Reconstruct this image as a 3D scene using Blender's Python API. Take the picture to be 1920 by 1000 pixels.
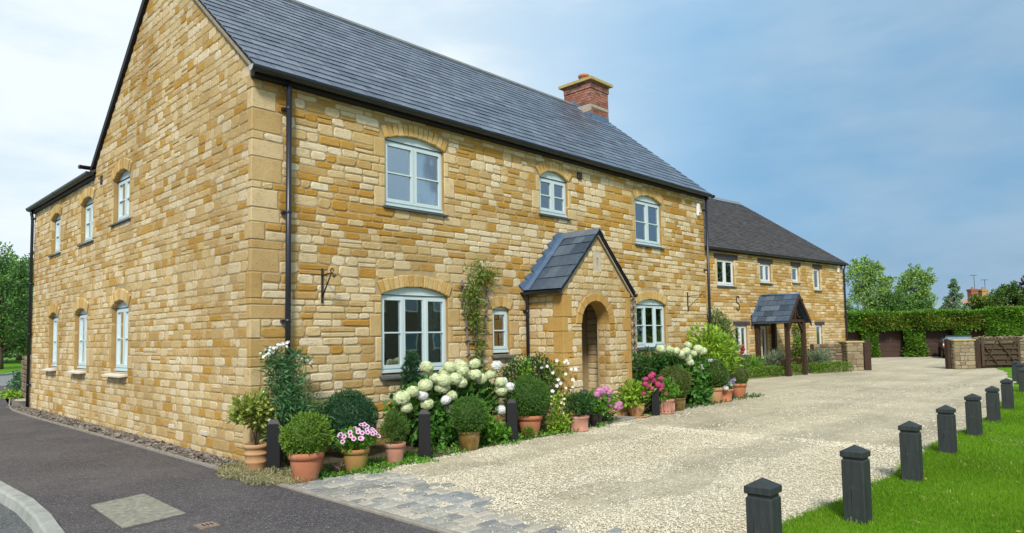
import bpy, bmesh, math, random
import numpy as np
from mathutils import Matrix, Vector

for o in list(bpy.data.objects):
    bpy.data.objects.remove(o)
scn = bpy.context.scene
COL = scn.collection

# ------------------------------------------------------------------ camera
CAM = np.array([-4.1415, -8.8, 1.6335])
RGT = np.array([0.6931527, -0.7205944, -0.0168266])
UPV = np.array([-0.0344090, -0.0563986, 0.9978152])
FWD = np.array([0.7199690, 0.6910594, 0.0638878])
cd = bpy.data.cameras.new('camera')
cam = bpy.data.objects.new('camera', cd)
COL.objects.link(cam)
cam.matrix_world = Matrix(((RGT[0], UPV[0], -FWD[0], CAM[0]), (RGT[1], UPV[1], -FWD[1], CAM[1]),
                           (RGT[2], UPV[2], -FWD[2], CAM[2]), (0, 0, 0, 1)))
cd.sensor_width = 36.0
cd.lens = 36.0 * 1280.07 / 1920.0
cd.shift_y = 49.35 / 1920.0
cd.clip_start = 0.05
cd.clip_end = 3000
scn.camera = cam

# ------------------------------------------------------------------ light
SUN_DIR = Vector((-0.60, -0.52, 0.72)).normalized()     # towards the sun
sun_el = math.asin(SUN_DIR.z)
sun_az = math.atan2(SUN_DIR.x, SUN_DIR.y)
world = bpy.data.worlds.new('World')
scn.world = world
world.use_nodes = True
nt = world.node_tree
nt.nodes.clear()
N = nt.nodes.new
wo = N('ShaderNodeOutputWorld'); bg = N('ShaderNodeBackground')
bg.inputs[1].default_value = 0.05
sky = N('ShaderNodeTexSky'); sky.sky_type = 'NISHITA'; sky.sun_disc = False
sky.sun_elevation = sun_el; sky.sun_rotation = sun_az
sky.air_density = 1.0; sky.dust_density = 1.4; sky.ozone_density = 2.0
tc = N('ShaderNodeTexCoord')
def wmath(op, a, b=None, clamp=False):
    n = N('ShaderNodeMath'); n.operation = op; n.use_clamp = clamp
    for i, v in enumerate((a, b)):
        if v is None: continue
        if isinstance(v, (int, float)): n.inputs[i].default_value = v
        else: nt.links.new(v, n.inputs[i])
    return n.outputs[0]
def wramp(v, a, b, lo=0.0, hi=1.0):
    n = N('ShaderNodeMapRange'); n.interpolation_type = 'SMOOTHSTEP'
    nt.links.new(v, n.inputs[0])
    n.inputs[1].default_value = a; n.inputs[2].default_value = b
    n.inputs[3].default_value = lo; n.inputs[4].default_value = hi
    return n.outputs[0]
def wdot(vec):
    n = N('ShaderNodeVectorMath'); n.operation = 'DOT_PRODUCT'
    nt.links.new(tc.outputs['Generated'], n.inputs[0]); n.inputs[1].default_value = Vector(vec).normalized()
    return n.outputs['Value']
def wnoise(scale, zs, detail, loc=(0, 0, 0), rough=.55):
    m = N('ShaderNodeMapping'); nt.links.new(tc.outputs['Generated'], m.inputs[0])
    m.inputs['Scale'].default_value = (1, 1, zs); m.inputs['Location'].default_value = loc
    n = N('ShaderNodeTexNoise'); nt.links.new(m.outputs[0], n.inputs[0])
    n.inputs['Scale'].default_value = scale; n.inputs['Detail'].default_value = detail; n.inputs['Roughness'].default_value = rough
    return n.outputs[0]
veil = wramp(wdot((0.20, 0.92, 0.36)), 0.60, 0.97)            # bright thin overcast to the north
n1 = wnoise(1.6, 2.2, 5, (3.1, 0.4, 1.7))
n2 = wnoise(3.5, 3.0, 6, (7.3, 2.2, 0.6))
streak = wramp(wmath('ADD', wmath('MULTIPLY', n1, .6), wmath('MULTIPLY', n2, .4)), 0.40, 0.66, 0.0, 0.55)
overcast = wramp(wdot((-0.72, -0.69, 0.25)), -0.35, 0.75, 0.0, 0.75)   # cloud sheet on the far side of the sky
fac = wmath('MAXIMUM', wmath('ADD', wmath('MULTIPLY', veil, 0.95), wmath('MULTIPLY', streak, 0.45)), wmath('ADD', overcast, wmath('MULTIPLY', streak, 0.3)), )
fac = wmath('MINIMUM', fac, 1.0)
wisp = wramp(wnoise(2.3, 3.2, 6, (1.3, 5.2, 2.9), .6), .42, .68, 0.0, .30)      # thinner, bluer patches in the veil
fac = wmath('MULTIPLY', fac, wmath('SUBTRACT', 1.0, wisp))
bl = N('ShaderNodeMixRGB'); bl.blend_type = 'MIX'
bl.inputs[0].default_value = 0.85
nt.links.new(sky.outputs[0], bl.inputs[1]); bl.inputs[2].default_value = (1.75, 3.85, 6.05, 1)
bank = wmath('MULTIPLY', wramp(wdot((1, -.05, -.10)), .62, 1.0), wramp(n1, .25, .75, .55, 1.0))
bk = N('ShaderNodeMixRGB'); nt.links.new(bank, bk.inputs[0]); nt.links.new(bl.outputs[0], bk.inputs[1]); bk.inputs[2].default_value = (1.5, 2.65, 3.9, 1)
bl = bk
mx = N('ShaderNodeMixRGB'); nt.links.new(fac, mx.inputs[0])
nt.links.new(bl.outputs[0], mx.inputs[1]); mx.inputs[2].default_value = (6.5, 7.1, 7.35, 1)
nt.links.new(mx.outputs[0], bg.inputs[0]); nt.links.new(bg.outputs[0], wo.inputs[0])

sl = bpy.data.lights.new('sun', 'SUN'); sl.energy = 1.5; sl.angle = math.radians(11); sl.color = (1, .95, .87)
so = bpy.data.objects.new('sun', sl); COL.objects.link(so)
so.rotation_euler = SUN_DIR.to_track_quat('Z', 'Y').to_euler(); so.location = (-20, -20, 30)
scn.view_settings.view_transform = 'Standard'; scn.view_settings.look = 'None'
scn.view_settings.gamma = 1; scn.view_settings.use_curve_mapping = False
scn.view_settings.exposure = 1.50

rng = np.random.default_rng(7)
random.seed(7)

# ------------------------------------------------------------------ object helpers
OFF = {}
def tag(o, label=None, cat=None, group=None, kind=None):
    if label: o['label'] = label
    if cat: o['category'] = cat
    if group: o['group'] = group
    if kind: o['kind'] = kind
    return o
def thing(name, label, cat, loc=(0, 0, 0), group=None, rz=0.0):
    o = bpy.data.objects.new(name, None); COL.objects.link(o)
    o.location = loc; o.rotation_euler = (0, 0, rz); o.empty_display_size = .2
    OFF[o] = np.array(loc, float) if rz == 0 else np.zeros(3)
    return tag(o, label, cat, group)
def link(name, me, parent=None, kind=None, label=None):
    o = bpy.data.objects.new(name, me); COL.objects.link(o)
    if parent is not None:
        o.parent = parent; OFF[o] = OFF.get(parent, np.zeros(3))
    else: OFF[o] = np.zeros(3)
    if kind: o['kind'] = kind
    if label: o['label'] = label
    return o
def np_mesh(name, V, faces, mat, tint=None, smooth=False):
    V = np.asarray(V, np.float32)
    me = bpy.data.meshes.new(name)
    me.vertices.add(len(V)); me.vertices.foreach_set('co', V.ravel())
    faces = [np.asarray(f, np.int32) for f in faces if len(f)]
    nl = sum(f.size for f in faces); npoly = sum(len(f) for f in faces)
    me.loops.add(nl); me.polygons.add(npoly)
    me.loops.foreach_set('vertex_index', np.concatenate([f.ravel() for f in faces]))
    tot = np.concatenate([np.full(len(f), f.shape[1], np.int32) for f in faces])
    st = np.concatenate([[0], np.cumsum(tot)[:-1]]).astype(np.int32)
    me.polygons.foreach_set('loop_start', st)
    me.polygons.foreach_set('use_smooth', np.full(npoly, smooth, bool))
    if tint is not None:
        a = me.attributes.new('tint', 'FLOAT', 'POINT'); a.data.foreach_set('value', np.asarray(tint, np.float32))
    me.update(calc_edges=True)
    if mat is not None: me.materials.append(mat)
    return me
def np_obj(name, V, faces, mat, parent=None, tint=None, smooth=False, kind=None, label=None):
    V = np.asarray(V, float)
    if parent is not None: V = V - OFF.get(parent, 0)
    return link(name, np_mesh(name, V, faces, mat, tint, smooth), parent, kind, label)

class MB:
    """collects shapes, builds one mesh object"""
    def __init__(s): s.v = []; s.f = []; s.t = []; s.sm = []
    def add(s, V, F, tint=.5, smooth=False):
        n = len(s.v); s.v += [tuple(map(float, p)) for p in V]; s.f += [tuple(n + i for i in f) for f in F]
        s.t += [tint] * len(V); s.sm += [smooth] * len(F); return s
    def box(s, x0, x1, y0, y1, z0, z1, tint=.5):
        V = [(x, y, z) for z in (z0, z1) for y in (y0, y1) for x in (x0, x1)]
        return s.add(V, [(0, 2, 3, 1), (4, 5, 7, 6), (0, 1, 5, 4), (2, 6, 7, 3), (0, 4, 6, 2), (1, 3, 7, 5)], tint)
    def bbox(s, x0, x1, y0, y1, z0, z1, b=.01, tint=.5):
        """box with chamfered edges"""
        b = min(b, .45 * min(abs(x1 - x0), abs(y1 - y0), abs(z1 - z0)))
        bm = bmesh.new(); bmesh.ops.create_cube(bm, size=1)
        for v in bm.verts:
            v.co = Vector(((x0 + x1) / 2 + v.co.x * (x1 - x0), (y0 + y1) / 2 + v.co.y * (y1 - y0), (z0 + z1) / 2 + v.co.z * (z1 - z0)))
        bmesh.ops.bevel(bm, geom=bm.edges[:], offset=b, segments=1, affect='EDGES')
        bm.verts.index_update()
        s.add([v.co for v in bm.verts], [[v.index for v in f.verts] for f in bm.faces], tint); bm.free(); return s
    def obox(s, c, ax, half, tint=.5):
        c = np.array(c, float); ax = [np.array(a, float) for a in ax]
        V = [c + sx * ax[0] * half[0] + sy * ax[1] * half[1] + sz * ax[2] * half[2] for sz in (-1, 1) for sy in (-1, 1) for sx in (-1, 1)]
        return s.add(V, [(0, 2, 3, 1), (4, 5, 7, 6), (0, 1, 5, 4), (2, 6, 7, 3), (0, 4, 6, 2), (1, 3, 7, 5)], tint)
    def beam(s, a, b, w, h, up=(0, 0, 1), tint=.5):
        a = np.array(a, float); b = np.array(b, float); d = b - a; L = np.linalg.norm(d); d /= L
        sd = np.cross(d, np.array(up, float)); sd /= np.linalg.norm(sd); u = np.cross(sd, d)
        return s.obox((a + b) / 2, (d, sd, u), (L / 2, w / 2, h / 2), tint)
    def prism(s, poly, ext, tint=.5):
        """poly: 3-D points of one face; ext: extrusion vector"""
        n = len(poly); P = [np.array(p, float) for p in poly]; e = np.array(ext, float)
        return s.add(P + [p + e for p in P], [tuple(range(n))[::-1], tuple(range(n, 2 * n))] + [(i, (i + 1) % n, n + (i + 1) % n, n + i) for i in range(n)], tint)
    def tube(s, pts, r, n=8, tint=.5, cap=True):
        P = [np.array(p, float) for p in pts]; rs = r if hasattr(r, '__len__') else [r] * len(P)
        V = []; F = []; ref = np.array([0.31, 0.17, .93])
        for i, p in enumerate(P):
            d = P[min(i + 1, len(P) - 1)] - P[max(i - 1, 0)]; d = d / (np.linalg.norm(d) + 1e-9)
            a = np.cross(d, ref)
            if np.linalg.norm(a) < .1: a = np.cross(d, np.array([1., 0, 0]))
            a /= np.linalg.norm(a); b = np.cross(d, a)
            V += [p + rs[i] * (math.cos(t) * a + math.sin(t) * b) for t in np.linspace(0, 2 * math.pi, n, False)]
        for i in range(len(P) - 1):
            for k in range(n): F.append((i * n + k, i * n + (k + 1) % n, (i + 1) * n + (k + 1) % n, (i + 1) * n + k))
        s.add(V, F, tint, True)
        if cap:
            m = len(s.v) - len(V)
            s.f += [tuple(m + k for k in range(n))[::-1], tuple(m + (len(P) - 1) * n + k for k in range(n))]; s.sm += [False, False]
        return s
    def lathe(s, prof, c=(0, 0, 0), n=24, tint=.5, smooth=True):
        V = []; F = []
        for (r, z) in prof:
            V += [(c[0] + r * math.cos(t), c[1] + r * math.sin(t), c[2] + z) for t in np.linspace(0, 2 * math.pi, n, False)]
        for i in range(len(prof) - 1):
            for k in range(n): F.append((i * n + k, i * n + (k + 1) % n, (i + 1) * n + (k + 1) % n, (i + 1) * n + k))
        return s.add(V, F, tint, smooth)
    def build(s, name, mat, parent=None, kind=None, label=None):
        off = OFF.get(parent, np.zeros(3)) if parent is not None else np.zeros(3)
        me = bpy.data.meshes.new(name)
        me.from_pydata([tuple(np.array(p) - off) for p in s.v], [], s.f)
        me.polygons.foreach_set('use_smooth', s.sm)
        a = me.attributes.new('tint', 'FLOAT', 'POINT'); a.data.foreach_set('value', np.array(s.t, np.float32))
        me.materials.append(mat); me.update()
        return link(name, me, parent, kind, label)

def copy_tree(o, parent=None):
    c = o.copy(); COL.objects.link(c)
    if parent is not None: c.parent = parent
    OFF[c] = OFF.get(o, np.zeros(3))
    for ch in list(o.children): copy_tree(ch, c)
    return c

# ------------------------------------------------------------------ materials
def material(name):
    m = bpy.data.materials.new(name); m.use_nodes = True
    t = m.node_tree; t.nodes.clear()
    out = t.nodes.new('ShaderNodeOutputMaterial'); p = t.nodes.new('ShaderNodeBsdfPrincipled')
    t.links.new(p.outputs[0], out.inputs[0])
    return m, t, p, out
def noise_node(t, scale, detail=5, rough=.6, coord='Object', stretch=None, kind='ShaderNodeTexNoise'):
    c = t.nodes.new('ShaderNodeTexCoord'); src = c.outputs[coord]
    if stretch:
        mp = t.nodes.new('ShaderNodeMapping'); mp.inputs['Scale'].default_value = stretch
        t.links.new(src, mp.inputs[0]); src = mp.outputs[0]
    n = t.nodes.new(kind); t.links.new(src, n.inputs[0]); n.inputs['Scale'].default_value = scale
    if kind == 'ShaderNodeTexNoise': n.inputs['Detail'].default_value = detail; n.inputs['Roughness'].default_value = rough
    return n
def ramp(t, fac, stops):
    r = t.nodes.new('ShaderNodeValToRGB'); t.links.new(fac, r.inputs[0]); e = r.color_ramp.elements
    while len(e) < len(stops): e.new(.5)
    for i, (p, c) in enumerate(stops): e[i].position = p; e[i].color = (*c, 1)
    return r.outputs[0]
def mixc(t, f, a, b, mode='MIX'):
    m = t.nodes.new('ShaderNodeMixRGB'); m.blend_type = mode
    for i, v in enumerate((f, a, b)):
        if isinstance(v, (int, float)): m.inputs[i].default_value = v
        elif isinstance(v, tuple): m.inputs[i].default_value = (*v, 1)
        else: t.links.new(v, m.inputs[i])
    return m.outputs[0]
def bump(t, p, h, strength, dist=.01):
    b = t.nodes.new('ShaderNodeBump'); b.inputs['Strength'].default_value = strength; b.inputs['Distance'].default_value = dist
    t.links.new(h, b.inputs['Height']); t.links.new(b.outputs[0], p.inputs['Normal'])
def basic(name, c1, c2=None, scale=6, rough=.7, bs=0, bscale=60, spec=.3, metal=0, stretch=None, tintamt=0.0, dirt=None, dscale=3, dlo=.55, dhi=.7):
    m, t, p, _ = material(name)
    p.inputs['Roughness'].default_value = rough; p.inputs['Specular IOR Level'].default_value = spec; p.inputs['Metallic'].default_value = metal
    c2 = c2 or tuple(x * .75 for x in c1)
    n = noise_node(t, scale, stretch=stretch)
    col = ramp(t, n.outputs[0], [(.3, c2), (.7, c1)])
    if tintamt:
        a = t.nodes.new('ShaderNodeAttribute'); a.attribute_name = 'tint'
        f = ramp(t, a.outputs['Fac'], [(0, (1 - tintamt,) * 3), (1, (1 + tintamt,) * 3)])
        col = mixc(t, 1.0, col, f, 'MULTIPLY')
    if dirt:
        dn = noise_node(t, dscale, 6, .65)
        col = mixc(t, ramp(t, dn.outputs[0], [(dlo, (0, 0, 0)), (dhi, (1, 1, 1))]), col, dirt)
    t.links.new(col, p.inputs['Base Color'])
    if bs:
        b = noise_node(t, bscale, 4, stretch=stretch); bump(t, p, b.outputs[0], bs)
    return m
def stone_mat(name, stops, stain=(.40, .245, .085), stainf=.5, bs=.9, bscale=38, grain=(1, 1, 1)):
    m, t, p, _ = material(name)
    p.inputs['Roughness'].default_value = .92; p.inputs['Specular IOR Level'].default_value = .12
    a = t.nodes.new('ShaderNodeAttribute'); a.attribute_name = 'tint'
    col = ramp(t, a.outputs['Fac'], stops)
    n = noise_node(t, 7, 7, .7)
    col = mixc(t, ramp(t, n.outputs[0], [(.52, (0, 0, 0)), (.72, (stainf,) * 3)]), col, stain)
    n2 = noise_node(t, 55, 6, .7, stretch=grain)
    col = mixc(t, 1.0, col, ramp(t, n2.outputs[0], [(.28, (.66, .64, .60)), (.5, (1, 1, 1)), (.75, (1.10, 1.10, 1.08))]), 'MULTIPLY')
    n6 = noise_node(t, 20, 5, .75, stretch=grain)
    col = mixc(t, 1.0, col, ramp(t, n6.outputs[0], [(.28, (.68, .63, .54)), (.40, (.97, .96, .94)), (.6, (1.04, 1.04, 1.04)), (.75, (1.12, 1.12, 1.13))]), 'MULTIPLY')
    n4 = noise_node(t, .55, 4, .6)
    col = mixc(t, 1.0, col, ramp(t, n4.outputs[0], [(.33, (.82, .79, .74)), (.60, (1.05, 1.05, 1.05))]), 'MULTIPLY')
    t.links.new(col, p.inputs['Base Color'])
    n3 = noise_node(t, bscale, 6, .7, stretch=grain); bump(t, p, n3.outputs[0], bs, .02)
    return m
CREAM = (.65, .52, .31); PALE = (.72, .63, .45); TAN = (.50, .35, .16); GOLD = (.49, .285, .062); ORNG = (.43, .225, .045)
STOPS = [(0, PALE), (.22, CREAM), (.45, (.57, .415, .19)), (.6, TAN), (.8, GOLD), (1, ORNG)]
m_stone = stone_mat('limestone', STOPS, grain=(1, 1, 2.2))
m_dress = stone_mat('dressed_limestone', [(0, (.64, .51, .30)), (.45, (.54, .395, .195)), (1, (.48, .325, .125))], stainf=.6, bs=.6, grain=(1, 1, 3))
m_arch = stone_mat('arch_limestone', [(0, (.60, .45, .225)), (.5, (.53, .37, .15)), (1, (.47, .295, .09))], stainf=.5, bs=.35)
m_smooth = stone_mat('smooth_limestone', [(0, (.47, .30, .105)), (1, (.45, .28, .09))], stainf=.25, bs=.1)
m_mortar = basic('lime_mortar', (.42, .325, .185), (.33, .25, .135), 9, .95, .6, 90, .1)
m_reveal = basic('stone_reveal', (.40, .27, .11), (.32, .2, .075), 5, .9, .4, 50, .1)
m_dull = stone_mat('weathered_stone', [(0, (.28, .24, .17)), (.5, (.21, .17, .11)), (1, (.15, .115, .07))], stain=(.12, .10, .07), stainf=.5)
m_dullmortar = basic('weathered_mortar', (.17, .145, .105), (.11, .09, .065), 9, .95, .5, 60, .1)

def slate_mat(name, stops, rough=.42, spec=.5):
    m, t, p, _ = material(name)
    p.inputs['Roughness'].default_value = rough; p.inputs['Specular IOR Level'].default_value = spec
    a = t.nodes.new('ShaderNodeAttribute'); a.attribute_name = 'tint'
    col = ramp(t, a.outputs['Fac'], stops)
    n = noise_node(t, 14, 6, .7)
    col = mixc(t, 1.0, col, ramp(t, n.outputs[0], [(.3, (.7, .7, .72)), (.7, (1.2, 1.2, 1.18))]), 'MULTIPLY')
    n5 = noise_node(t, 2.2, 6, .75)
    col = mixc(t, ramp(t, n5.outputs[0], [(.58, (0, 0, 0)), (.75, (.35,) * 3)]), col, (.20, .20, .17))
    t.links.new(col, p.inputs['Base Color'])
    n3 = noise_node(t, 30, 5, .65); bump(t, p, n3.outputs[0], .35, .006)
    return m
m_slate = slate_mat('blue_slate', [(0, (.075, .088, .115)), (.5, (.115, .135, .172)), (1, (.17, .19, .232))], .40, .5)
m_slate2 = slate_mat('porch_slate', [(0, (.035, .055, .082)), (.5, (.055, .082, .12)), (1, (.10, .135, .18))], .45)
m_tile = slate_mat('brown_tile', [(0, (.045, .042, .042)), (.5, (.066, .061, .06)), (1, (.095, .086, .08))], .8, .2)
m_ridge = basic('ridge_tile_clay', (.19, .20, .20), (.13, .14, .14), 8, .85, .4, 40)
m_lead = basic('lead_sheet', (.13, .20, .30), (.085, .14, .22), 7, .5, .2, 30, .5, .25)
m_gutter = basic('black_gutter', (.016, .018, .021), (.010, .011, .013), 6, .38, 0, 50, .5)
m_pipe = basic('black_pipe', (.018, .021, .03), (.012, .014, .02), 3, .35, 0, 50, .5)
m_gend = basic('gutter_end', (.45, .44, .43), (.36, .35, .34), 8, .5)
m_fascia = basic('dark_fascia', (.018, .016, .018), (.010, .009, .010), 6, .6)
m_verge = basic('verge_mortar', (.34, .29, .21), (.24, .20, .14), 12, .95, .4, 50, .1)
m_frame = basic('sage_paint', (.53, .63, .645), (.49, .59, .605), 2.5, .42, .08, 60, .4)
m_frame2 = basic('white_paint', (.70, .72, .70), (.62, .64, .62), 2.5, .45, .05, 60, .4)
m_gap = basic('frame_seal', (.02, .025, .025), None, 5, .8)
m_sill = basic('slate_sill', (.085, .095, .10), (.05, .058, .062), 9, .55, .4, 40, .4, dirt=(.16, .15, .11), dlo=.55, dhi=.75)
m_sill_pale = basic('pale_stone_sill', (.62, .56, .47), (.52, .46, .37), 14, .8, .3, 50, .2)
m_curtain = basic('white_curtain', (.86, .87, .88), (.76, .78, .80), 4, .9)
m_teal = basic('teal_curtain', (.08, .42, .44), (.05, .30, .33), 4, .9)
m_grey_c = basic('grey_curtain', (.50, .54, .49), (.38, .42, .38), 4, .9)
m_pink = basic('pink_cloth', (.72, .22, .36), (.62, .16, .3), 5, .85)
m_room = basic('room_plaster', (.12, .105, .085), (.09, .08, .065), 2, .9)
m_iron = basic('wrought_iron', (.022, .017, .016), (.045, .028, .02), 30, .6, .3, 80, .4)
m_white = basic('white_plastic', (.72, .70, .68), (.66, .64, .62), 5, .4)
m_brick = stone_mat('red_brick', [(0, (.36, .17, .125)), (.5, (.29, .115, .085)), (.8, (.22, .10, .08)), (1, (.13, .09, .08))], stain=(.42, .36, .30), stainf=.6, bs=.4)
m_brickmortar = basic('brick_mortar', (.34, .29, .24), (.26, .21, .17), 12, .95, .4, 60, .1)
m_cap = basic('chimney_cap', (.47, .37, .16), (.36, .28, .11), 8, .9, .4, 50, .1)
m_flaunch = basic('lime_wash', (.44, .40, .33), (.30, .24, .19), 14, .95, .4, 50, .1)
def glass_mat():
    m, t, p, out = material('window_glass'); t.nodes.remove(p)
    tr = t.nodes.new('ShaderNodeBsdfTransparent'); tr.inputs[0].default_value = (.80, .87, .87, 1)
    gl = t.nodes.new('ShaderNodeBsdfGlossy'); gl.inputs['Roughness'].default_value = .015; gl.inputs[0].default_value = (.93, .97, 1, 1)
    fr = t.nodes.new('ShaderNodeFresnel'); fr.inputs[0].default_value = 1.5
    ad = t.nodes.new('ShaderNodeMath'); ad.operation = 'MULTIPLY_ADD'; ad.inputs[1].default_value = 1.6; ad.inputs[2].default_value = .22
    ad.use_clamp = True
    t.links.new(fr.outputs[0], ad.inputs[0])
    mx = t.nodes.new('ShaderNodeMixShader'); t.links.new(ad.outputs[0], mx.inputs[0]); t.links.new(tr.outputs[0], mx.inputs[1]); t.links.new(gl.outputs[0], mx.inputs[2])
    n = noise_node(t, 1.6, 2); b = t.nodes.new('ShaderNodeBump'); b.inputs['Strength'].default_value = .06; b.inputs['Distance'].default_value = .02
    t.links.new(n.outputs[0], b.inputs['Height']); t.links.new(b.outputs[0], gl.inputs['Normal'])
    t.links.new(mx.outputs[0], out.inputs[0]); return m
m_glass = glass_mat()
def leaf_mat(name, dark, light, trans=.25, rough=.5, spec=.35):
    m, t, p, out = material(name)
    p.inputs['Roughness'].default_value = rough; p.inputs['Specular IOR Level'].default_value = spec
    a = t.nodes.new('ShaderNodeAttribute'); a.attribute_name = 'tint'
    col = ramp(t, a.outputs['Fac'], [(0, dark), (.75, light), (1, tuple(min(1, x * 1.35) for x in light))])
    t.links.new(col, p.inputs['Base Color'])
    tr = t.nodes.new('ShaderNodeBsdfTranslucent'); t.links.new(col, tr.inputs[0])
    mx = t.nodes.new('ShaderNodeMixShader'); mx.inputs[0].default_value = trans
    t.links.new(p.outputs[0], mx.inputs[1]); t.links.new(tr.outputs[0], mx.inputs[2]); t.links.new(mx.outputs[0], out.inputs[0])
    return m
L_box = leaf_mat('box_leaf', (0.033, 0.081, 0.015), (0.091, 0.203, 0.027))
L_boxfresh = leaf_mat('fresh_box_leaf', (0.047, 0.102, 0.011), (0.155, 0.276, 0.024))
L_dark = leaf_mat('dark_box_leaf', (0.017, 0.056, 0.023), (0.039, 0.119, 0.041))
L_deep = leaf_mat('deep_laurel_leaf', (0.019, 0.059, 0.015), (0.055, 0.147, 0.028), rough=.35)
L_sweet = leaf_mat('grey_green_leaf', (0.033, 0.101, 0.036), (0.091, 0.223, 0.075))
L_cam = leaf_mat('glossy_yellow_leaf', (0.067, 0.120, 0.016), (0.336, 0.396, 0.076), rough=.3, spec=.5)
L_hyd = leaf_mat('hydrangea_leaf', (0.030, 0.101, 0.015), (0.083, 0.230, 0.030))
L_lime = leaf_mat('lime_leaf', (0.081, 0.180, 0.013), (0.269, 0.432, 0.032))
L_bright = leaf_mat('bright_leaf', (0.047, 0.144, 0.013), (0.134, 0.324, 0.027))
L_olive = leaf_mat('olive_leaf', (0.047, 0.072, 0.013), (0.134, 0.180, 0.032))
L_thuja = leaf_mat('thuja_leaf', (0.034, 0.078, 0.013), (0.101, 0.186, 0.027))
L_climb = leaf_mat('climber_leaf', (0.047, 0.102, 0.013), (0.202, 0.288, 0.038))
L_lav = leaf_mat('lavender_leaf', (0.094, 0.132, 0.076), (0.228, 0.288, 0.173))
L_hedge = leaf_mat('beech_hedge_leaf', (0.034, 0.095, 0.010), (0.133, 0.273, 0.025))
L_hedge2 = leaf_mat('beech_hedge_warm_leaf', (0.087, 0.111, 0.014), (0.233, 0.247, 0.035))
L_tree = leaf_mat('tree_leaf', (0.091, 0.178, 0.042), (0.286, 0.460, 0.101))
L_treeblue = leaf_mat('blue_conifer_leaf', (0.109, 0.195, 0.124), (0.283, 0.429, 0.263))
L_treedark = leaf_mat('dark_tree_leaf', (0.026, 0.065, 0.012), (0.105, 0.195, 0.031))
L_treered = leaf_mat('copper_leaf', (0.040, 0.026, 0.019), (0.094, 0.060, 0.038))
L_lime_tree = leaf_mat('roadside_leaf', (0.039, 0.109, 0.022), (0.129, 0.274, 0.052))
L_dry = leaf_mat('dry_thyme', (.16, .15, .07), (.36, .34, .17))
L_grass = leaf_mat('lawn_blade', (.075, .175, .006), (.21, .385, .018), trans=.4, rough=.6, spec=.2)
F_green = leaf_mat('green_white_petal', (.54, .63, .28), (.79, .84, .60), .3, .7, .2)
F_white = leaf_mat('white_petal', (.76, .79, .74), (.86, .87, .86), .3, .7, .2)
F_pink = leaf_mat('pink_petal', (.55, .16, .36), (.78, .42, .62), .3, .7, .2)
F_red = leaf_mat('deep_pink_petal', (.46, .03, .13), (.66, .12, .28), .3, .7, .2)
F_pet = leaf_mat('petunia_petal', (.62, .30, .55), (.78, .58, .74), .3, .7, .2)
F_petc = leaf_mat('petunia_throat', (.22, .01, .10), (.30, .02, .14), .1, .7, .2)
F_cream = leaf_mat('cream_petal', (.62, .56, .22), (.78, .74, .45), .3, .7, .2)
F_lilac = leaf_mat('lilac_petal', (.38, .30, .58), (.58, .50, .74), .3, .7, .2)
F_rose = leaf_mat('red_rose_petal', (.32, .015, .03), (.50, .03, .06), .2, .7, .2)
m_bark = basic('bark', (.16, .12, .085), (.08, .06, .04), 9, .95, .6, 25, .1, stretch=(1, 1, .25))
m_stem = basic('green_stem', (.08, .14, .03), (.06, .10, .02), 8, .8)
m_soil = basic('potting_soil', (.035, .025, .018), (.02, .014, .01), 30, .95, .6, 80, .1)
m_terra = basic('terracotta', (.47, .19, .10), (.38, .145, .075), 5, .85, .15, 60, .15, dirt=(.50, .38, .30), dscale=4, dlo=.56, dhi=.8)
m_terra2 = basic('pink_terracotta', (.46, .24, .175), (.38, .18, .125), 5, .88, .15, 60, .12, dirt=(.55, .42, .36), dscale=6, dlo=.5, dhi=.75)
m_terra3 = basic('buff_terracotta', (.50, .30, .165), (.40, .225, .11), 5, .88, .15, 60, .12, dirt=(.36, .30, .17), dscale=6, dlo=.55, dhi=.75)
m_moss = basic('mossy_terracotta', (.42, .24, .09), (.33, .18, .07), 5, .88, .2, 60, .12, dirt=(.19, .22, .04), dscale=5, dlo=.42, dhi=.6)
m_brown = basic('brown_glaze', (.20, .125, .03), (.105, .062, .016), 4, .28, .1, 20, .55, dirt=(.26, .20, .06), dscale=9, dlo=.5, dhi=.7)
m_darkpot = basic('dark_glaze', (.03, .025, .022), (.02, .016, .014), 6, .4)
m_bollard = basic('weathered_black_timber', (.036, .045, .044), (.020, .024, .024), 5, .62, .55, 26, .35, stretch=(5, 5, .6), dirt=(.085, .10, .095), dscale=7, dlo=.6, dhi=.78)
m_bollard_base = basic('flaking_base_paint', (.26, .24, .18), (.05, .055, .05), 24, .9, .5, 40, .2)
m_bollard_blk = basic('black_painted_timber', (.010, .010, .012), (.007, .007, .008), 5, .45, .2, 26, .4, stretch=(5, 5, .6))
m_oak = basic('dark_stained_oak', (.060, .034, .022), (.032, .018, .012), 5, .7, .5, 30, .25, stretch=(4, 4, .6))
m_lintel = basic('blue_black_lintel', (.075, .062, .075), (.05, .042, .052), 7, .7, .3, 30, .25)
m_garage = basic('brown_garage_door', (.065, .038, .028), (.05, .029, .022), 3, .6, .15, 30, .3)
m_gate = basic('weathered_gate_timber', (.095, .066, .045), (.055, .037, .025), 6, .8, .4, 30, .2, stretch=(1, 1, 4))
m_trellis = basic('grey_trellis_timber', (.24, .21, .19), (.16, .135, .12), 8, .85, .3, 40, .2)
m_pinkroof = basic('pink_clay_tiles', (.40, .24, .18), (.32, .18, .13), 2, .9, .4, 8, .1)
m_carblack = basic('black_car_paint', (.012, .013, .014), (.010, .011, .012), 3, .22, 0, 50, .6)
m_carblue = basic('blue_car_paint', (.12, .22, .46), (.10, .19, .42), 3, .22, 0, 50, .6)
m_carglass = basic('car_glass', (.14, .22, .27), (.12, .19, .24), 3, .06, 0, 50, .8)
m_tyre = basic('tyre_rubber', (.012, .012, .012), None, 6, .85)
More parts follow.
